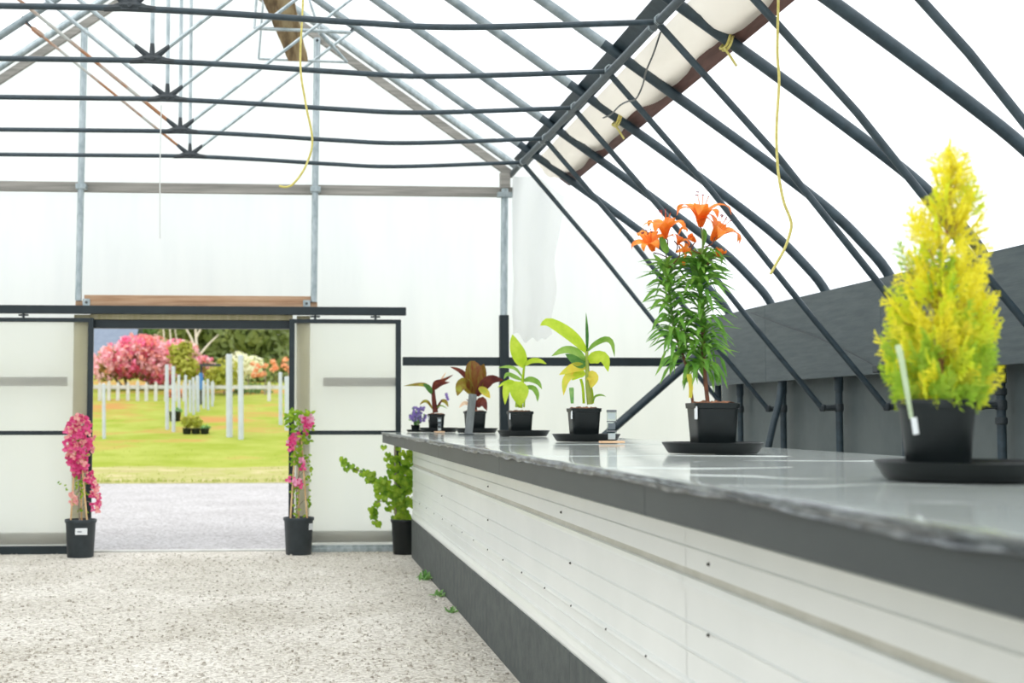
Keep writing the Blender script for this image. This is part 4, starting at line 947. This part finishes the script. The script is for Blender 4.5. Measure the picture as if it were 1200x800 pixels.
# ------------------------------------------------------------------ garden outside the door
RG = random.Random(8)
def cloud(b, c, r, n, s, m=0, shell=.55):
    c = V(*c)
    for i in range(n):
        d = V(RG.gauss(0, 1), RG.gauss(0, 1), RG.gauss(0, 1)).normalized(); k = shell + (1 - shell) * RG.random() ** .6
        p = c + V(d.x * r[0] * k, d.y * r[1] * k, d.z * r[2] * k); u = V(RG.gauss(0, 1), RG.gauss(0, 1), RG.gauss(0, 1)).normalized(); w = u.cross(d + V(0, 0, .2)).normalized(); z = s * RG.uniform(.6, 1.3)
        b.quad(p - u * z * .9, p + w * z * .5, p + u * z * .9, p - w * z * .5, m)
def blobs(b, pts, m=0):
    for c, r, n, s in pts: cloud(b, c, r, n, s, m)
def trunk(name, pts, r, m, t): tube(name, spline(pts, 12), [r * (1 - .05 * i) for i in range(13)], m, t, 8)
# rhododendron
FY = 40.3
def at(px, py, Y): return P(px, py, Y=Y)
YR = 43.4
c0 = at(165, 440, YR)
t = root('rhododendron', (c0.x, YR, gz(YR)), 'large rhododendron in full pink bloom behind the picket fence', 'shrub')
for a, bx in ((150, 140), (165, 172), (185, 205), (210, 230), (160, 120)): trunk('trunk', [at(a, 482, YR), at((a + bx) / 2 + 4, 455, YR), at(bx, 425, YR - .2)], .07, M['bark'], t)
fo, f1 = MB(), MB()
for px, py, rr, n, m in ((123, 423, .42, 170, 1), (139, 417, .42, 200, 1), (160, 409, .5, 240, 0), (152, 423, .5, 220, 0), (172, 416, .6, 260, 1), (180, 432, .5, 220, 0), (193, 438, .38, 150, 0), (192, 425, .6, 200, 1), (205, 415, .48, 190, 1), (215, 418, .5, 180, 1), (228, 427, .42, 150, 1), (237, 428, .32, 90, 1), (174, 407, .42, 170, 2), (122, 432, .35, 100, 1), (204, 428, .42, 130, 1), (187, 412, .45, 150, 1), (146, 431, .35, 100, 0)):
    p = at(px, py, YR - .25 + RG.uniform(-.4, .4)); 
    cloud(fo, p + V(0, .35, -.05), (rr * 1.05, .7, rr * .85), n, .17)
    for i in range(int(n * .30)):
        d = V(RG.gauss(0, 1), -abs(RG.gauss(0, 1)), RG.gauss(0, 1)).normalized(); cloud(f1, p + V(d.x * rr, d.y * .75, d.z * rr * .85), (.1, .1, .09), 8, .07, m if RG.random() < .6 else RG.choice((0, 1, 2)))
fo.build('foliage', M['rleaf'], t, smooth=False); f1.build('blossom', [M['rhod1'], M['rhod2'], M['rhod3']], t, smooth=False)
# fence
t = root('picket_fence', (-2, FY, gz(FY)), 'white picket fence along the back of the lawn', 'fence')
x0, x1 = at(60, 470, FY).x, at(420, 470, FY).x
k = 0; x = x0
while x < x1:
    hz = .74 + .03 * math.sin(k * 2.3); z = gz(FY) - .08; w = .095; k += 1
    if x < at(252, 470, FY).x or k % 6 == 0:
        b = MB(); i = 0; y = FY + .02 * math.sin(k)
        pr = [(-w / 2, z), (w / 2, z), (w / 2, z + hz - .09), (0, z + hz), (-w / 2, z + hz - .09)]
        b.v += [V(x + a, y - .02, c) for a, c in pr] + [V(x + a, y, c) for a, c in pr]; b.f += [(0, 1, 2, 3, 4), (9, 8, 7, 6, 5)] + [(q, 5 + q, 5 + (q + 1) % 5, (q + 1) % 5) for q in range(5)]; b.mi += [0] * 7
        b.build('picket', M['white'], t, smooth=False)
    x += .262 + .02 * math.sin(k * 1.7)
for zz in (.44,): b = MB(); b.box((x0, FY + .022, gz(FY) + zz), (x1, FY + .06, gz(FY) + zz + .1)); b.build('rail', M['white'], t, smooth=False)
# trees
def tree(name, label, px, Y, pyc, crown, m, bark, n, s, tr=.12, group='trees behind the fence'):
    c = at(px, pyc, Y); t = root(name, (c.x, Y, gz(Y)), label, 'tree', group); trunk('trunk', [(c.x, Y, gz(Y) - .1), (c.x + .1, Y, (c.z + gz(Y)) / 2), (c.x, Y, c.z)], tr, M[bark], t)
    b = MB()
    for dx, dy, dz, rx, rz in crown: cloud(b, c + V(dx, dy, dz), (rx, rx * .8, rz), n, s, 0, .45)
    b.build('crown', M[m], t, smooth=False); return t
big = lambda k: [(RG.uniform(-k, k), RG.uniform(-1, 1), RG.uniform(-k, k * 1.3), RG.uniform(.9, 1.5), RG.uniform(.8, 1.3)) for _ in range(9)]
tree('evergreen_tree', 'dark evergreen tree seen through the right side of the doorway', 318, 51, 420, big(1.7), 'tree1', 'bark', 620, .2)
tree('evergreen_tree', 'dark evergreen tree in the middle of the doorway view, behind the two tall stakes', 272, 55.5, 415, big(1.8), 'tree1', 'bark', 620, .2)
tree('leafy_tree', 'olive green tree behind the bare pale branches in the doorway view', 238, 60, 405, big(1.6), 'tree2', 'bark', 560, .2)
tree('leafy_tree', 'bright green tree between the blue grey roof and the bare branches', 196, 73, 394, big(1.6), 'tree3', 'bark', 520, .2)
tree('evergreen_tree', 'dark tree behind the right door panel, partly in view at the door edge', 352, 65.5, 420, big(1.7), 'tree1', 'bark', 560, .2)
tree('leafy_tree', 'pale green tree behind the house with the blue grey roof', 150, 82, 396, big(1.8), 'tree3', 'bark', 420, .24)
tree('young_tree', 'young yellow green tree between the pink bush and the pale branches', 214, 41.3, 425, [(.0, 0, 0, .38, .55), (.2, 0, -.2, .35, .4), (-.15, 0, .25, .3, .35), (.1, 0, .4, .2, .25)], 'yleaf', 'birch', 170, .1, .035, 'small garden plants')
t = root('bare_tree', (at(222, 470, 46).x, 46, gz(46)), 'bare pale branched tree behind the pink bush', 'tree')
for pts, r in (([(233, 480), (232, 440), (230, 400), (228, 365)], .07), ([(231, 420), (243, 405), (256, 392)], .045), ([(230, 410), (222, 392), (212, 375)], .045), ([(230, 395), (238, 380), (246, 365)], .04), ([(196, 450), (194, 420), (191, 380)], .05), ([(200, 445), (201, 410), (198, 375)], .045), ([(206, 440), (208, 410), (205, 385)], .035)):
    trunk('branch', [at(a, c, 46) for a, c in pts], r, M['birch'], t)
for px, py, Y, r, m, nm, lab in ((262, 440, 41.5, .55, 'yleaf', 'shrub', 'yellow green shrub beside the tall white stakes behind the fence'), (290, 432, 43.5, .5, 'cream', 'shrub', 'cream flowering shrub right of the two tall white stakes'), (312, 452, 46.4, .95, 'tree1', 'shrub', 'dark green shrub at the right of the doorway view'), (296, 470, 42, .5, 'tree3', 'shrub', 'bright green leafy shrub low behind the fence rail'), (206, 463, 41.0, .26, 'azalea', 'shrub', 'orange tinted low shrub behind the fence pickets'), (310, 432, 41.5, .17, 'azalea', 'azalea', 'orange flowering azalea near the right door edge'), (337, 422, 40.9, .2, 'azalea', 'azalea', 'orange flowering azalea right at the door edge')):
    c = at(px, py, Y); t = root(nm, (c.x, Y, gz(Y)), lab, 'shrub', 'small garden plants'); trunk('stem', [(c.x, Y, gz(Y) - .05), (c.x + .03, Y, (c.z + gz(Y)) / 2), c], .025, M['bark'], t)
    b = MB()
    for q in range(9 if nm == 'azalea' else 0): cloud(b, c + V(RG.uniform(-2.2, 2.2) * r, RG.uniform(-.5, .5) * r, RG.uniform(-1.6, 1) * r), (r * .5, r * .4, r * .4), 26, .06)
    for q in range(0 if nm == 'azalea' else 5): cloud(b, c + V(RG.uniform(-.6, .6) * r, RG.uniform(-.4, .4) * r, RG.uniform(-.5, .5) * r), (r * .7, r * .6, r * .6), 150, .085)
    b.build('crown', M[m], t, smooth=False)
# stakes
for px, y0, y1, w, lab in ((269, 517, 416, .078, 'thick white pvc stake right of centre in the doorway view'), (282.5, 520, 417, .066, 'white pvc stake just right of the thickest stake'), (196, 508, 428, .046, 'white pvc stake left of the black planters'), (203.5, 511, 430, .046, 'second white pvc stake left of the black planters'), (122, 518, 450, .042, 'white pvc stake at the left edge of the doorway view'), (210, 495, 440, .038, 'thin white stake right of the pair beside the planters'), (218, 492, 440, .038, 'thin white stake behind the yellow green planter plant'), (232, 486, 441, .05, 'white stake in front of the fence below the blue item'), (227, 490, 443, .038, 'thin white stake above the black planters'), (329, 502, 437, .05, 'pale stake near the right door edge'), (337, 508, 442, .07, 'white pvc stake right at the door edge'), (244, 484, 445, .038, 'thin white stake right of the blue item'), (223, 487, 446, .036, 'thin white stake between the black planters and the fence, leftmost of the closest pair'), (239, 482, 447, .036, 'thin short white stake just right of the blue item'), (249, 480, 448, .036, 'thin white stake at the right end of the stake cluster')):
    lo, Y = None, 30
    while Y < 43:
        q = at(px, y0, Y)
        if q.z <= gz(Y): break
        Y += .05
    a = at(px, y0, Y); c = at(px - .5, y1, Y); a.z = gz(Y) - .1
    b = MB(); b.tube([a, c], w, 10); b.tube([c, c + V(0, 0, .02)], [w, w * .8], 10); tag(b.build('garden_stake', M['pvc'], origin=a), lab, 'stake', 'white stakes in the lawn')
def planters(pxs, py, Y, s, labs, plant):
    for px, lab, pl in zip(pxs, labs, plant):
        c = at(px, py, Y); t = root('planter', (c.x, Y, gz(Y) + .03), lab, 'planter', 'black planters on the lawn')
        b = MB(); b.lathe([(s * .75, 0), (s * .77, .01), (s * .95, s * 1.7), (s, s * 1.75), (s, s * 1.9), (s * .92, s * 1.9), (s * .85, s * 1.7), (.01, s * 1.7)], (c.x, Y, gz(Y) + .03), 20); b.build('pot', M['pot'], t)
        b = MB()
        cloud(b, (c.x, Y, gz(Y) + .03 + s * (3.2 if pl else 2.0)), (s * 1.3, s * 1.0, s * (1.5 if pl else .5)), 160 if pl else 70, .06 if pl else .05, 0, .2); b.build('foliage', M['yleaf' if pl else 'weed'], t, smooth=False)
planters((219, 229.5, 240), 511, 34.4, .112, ('black planter on the lawn, leftmost of the three together', 'black planter on the lawn, middle of the three together', 'black planter on the lawn, rightmost of the three together'), (1, 1, 0))
planters((205,), 500, 36.6, .16, ('black planter standing behind the pair of white stakes',), (0,))
# blue things by the fence
c = at(235.5, 446, 39.6); t = root('blue_barrel', (c.x, 39.6, gz(39.6)), 'blue item hanging on a post by the fence', 'garden item')
b = MB(); b.lathe([(.03, -.26), (.06, -.24), (.065, .16), (.05, .2), (.03, .22)], c, 14); b.build('body', M['bluepl'], t)
b = MB(); b.box((c.x - .03, 39.62, gz(39.6) - .1), (c.x + .03, 39.68, c.z + .45)); b.box((c.x - .03, 39.4, c.z + .4), (c.x + .55, 39.65, c.z + .46)); b.build('post', M['pot2'], t, smooth=False)
# house
t = root('house', (at(120, 480, 62).x, 62, gz(62)), 'house with a blue grey roof behind the pink bush', 'house')
hx0, hx1 = at(70, 400, 62).x, at(158, 400, 62).x; zt = at(120, 378, 62).z; ze = at(120, 425, 62).z
b = MB(); b.box((hx0 + .3, 62, gz(62)), (hx1 - .3, 68, ze)); b.build('wall', M['white'], t, smooth=False)
b = MB(); b.quad((hx0, 61.6, ze), (hx1, 61.6, ze), (hx1 - .1, 65, zt + .6), (hx0, 65, zt + .6)); b.quad((hx0, 65, zt + .6), (hx1 - .1, 65, zt + .6), (hx1, 68.4, ze), (hx0, 68.4, ze)); b.quad((hx0, 61.6, ze - .12), (hx1, 61.6, ze - .12), (hx1, 61.6, ze), (hx0, 61.6, ze)); b.build('roof', M['roofblue'], t, smooth=False)

# ------------------------------------------------------------------ light: bright overcast sky and a veiled sun
w = bpy.data.worlds.new('overcast sky'); scene.world = w; w.use_nodes = True; nt = w.node_tree; nt.nodes.clear()
o = nt.nodes.new('ShaderNodeOutputWorld'); bg = nt.nodes.new('ShaderNodeBackground'); tc = nt.nodes.new('ShaderNodeTexCoord'); sx = nt.nodes.new('ShaderNodeSeparateXYZ'); cr = nt.nodes.new('ShaderNodeValToRGB')
nt.links.new(tc.outputs['Generated'], sx.inputs[0]); nt.links.new(sx.outputs['Z'], cr.inputs[0]); cr.color_ramp.elements[0].color = (.80, .86, .92, 1); cr.color_ramp.elements[1].color = (.97, .985, 1, 1); cr.color_ramp.elements[1].position = .5
nt.links.new(cr.outputs[0], bg.inputs['Color']); bg.inputs['Strength'].default_value = 1.45; nt.links.new(bg.outputs[0], o.inputs[0])
sd_ = bpy.data.lights.new('sun', 'SUN'); sd_.energy = 1.0; sd_.angle = math.radians(40); sd_.color = (1, .97, .92)
so = bpy.data.objects.new('sun', sd_); C.objects.link(so); so.rotation_euler = (math.radians(28), math.radians(-22), 0); so.location = (0, 0, 20)
scene.view_settings.view_transform = 'Standard'; scene.view_settings.look = 'None'; scene.view_settings.gamma = 1; scene.view_settings.use_curve_mapping = False
scene.view_settings.exposure = .32
cy = scene.cycles; cy.max_bounces = 14; cy.diffuse_bounces = 5; cy.glossy_bounces = 4; cy.transmission_bounces = 10; cy.transparent_max_bounces = 24; cy.use_denoising = True
cy.sample_clamp_indirect = 8
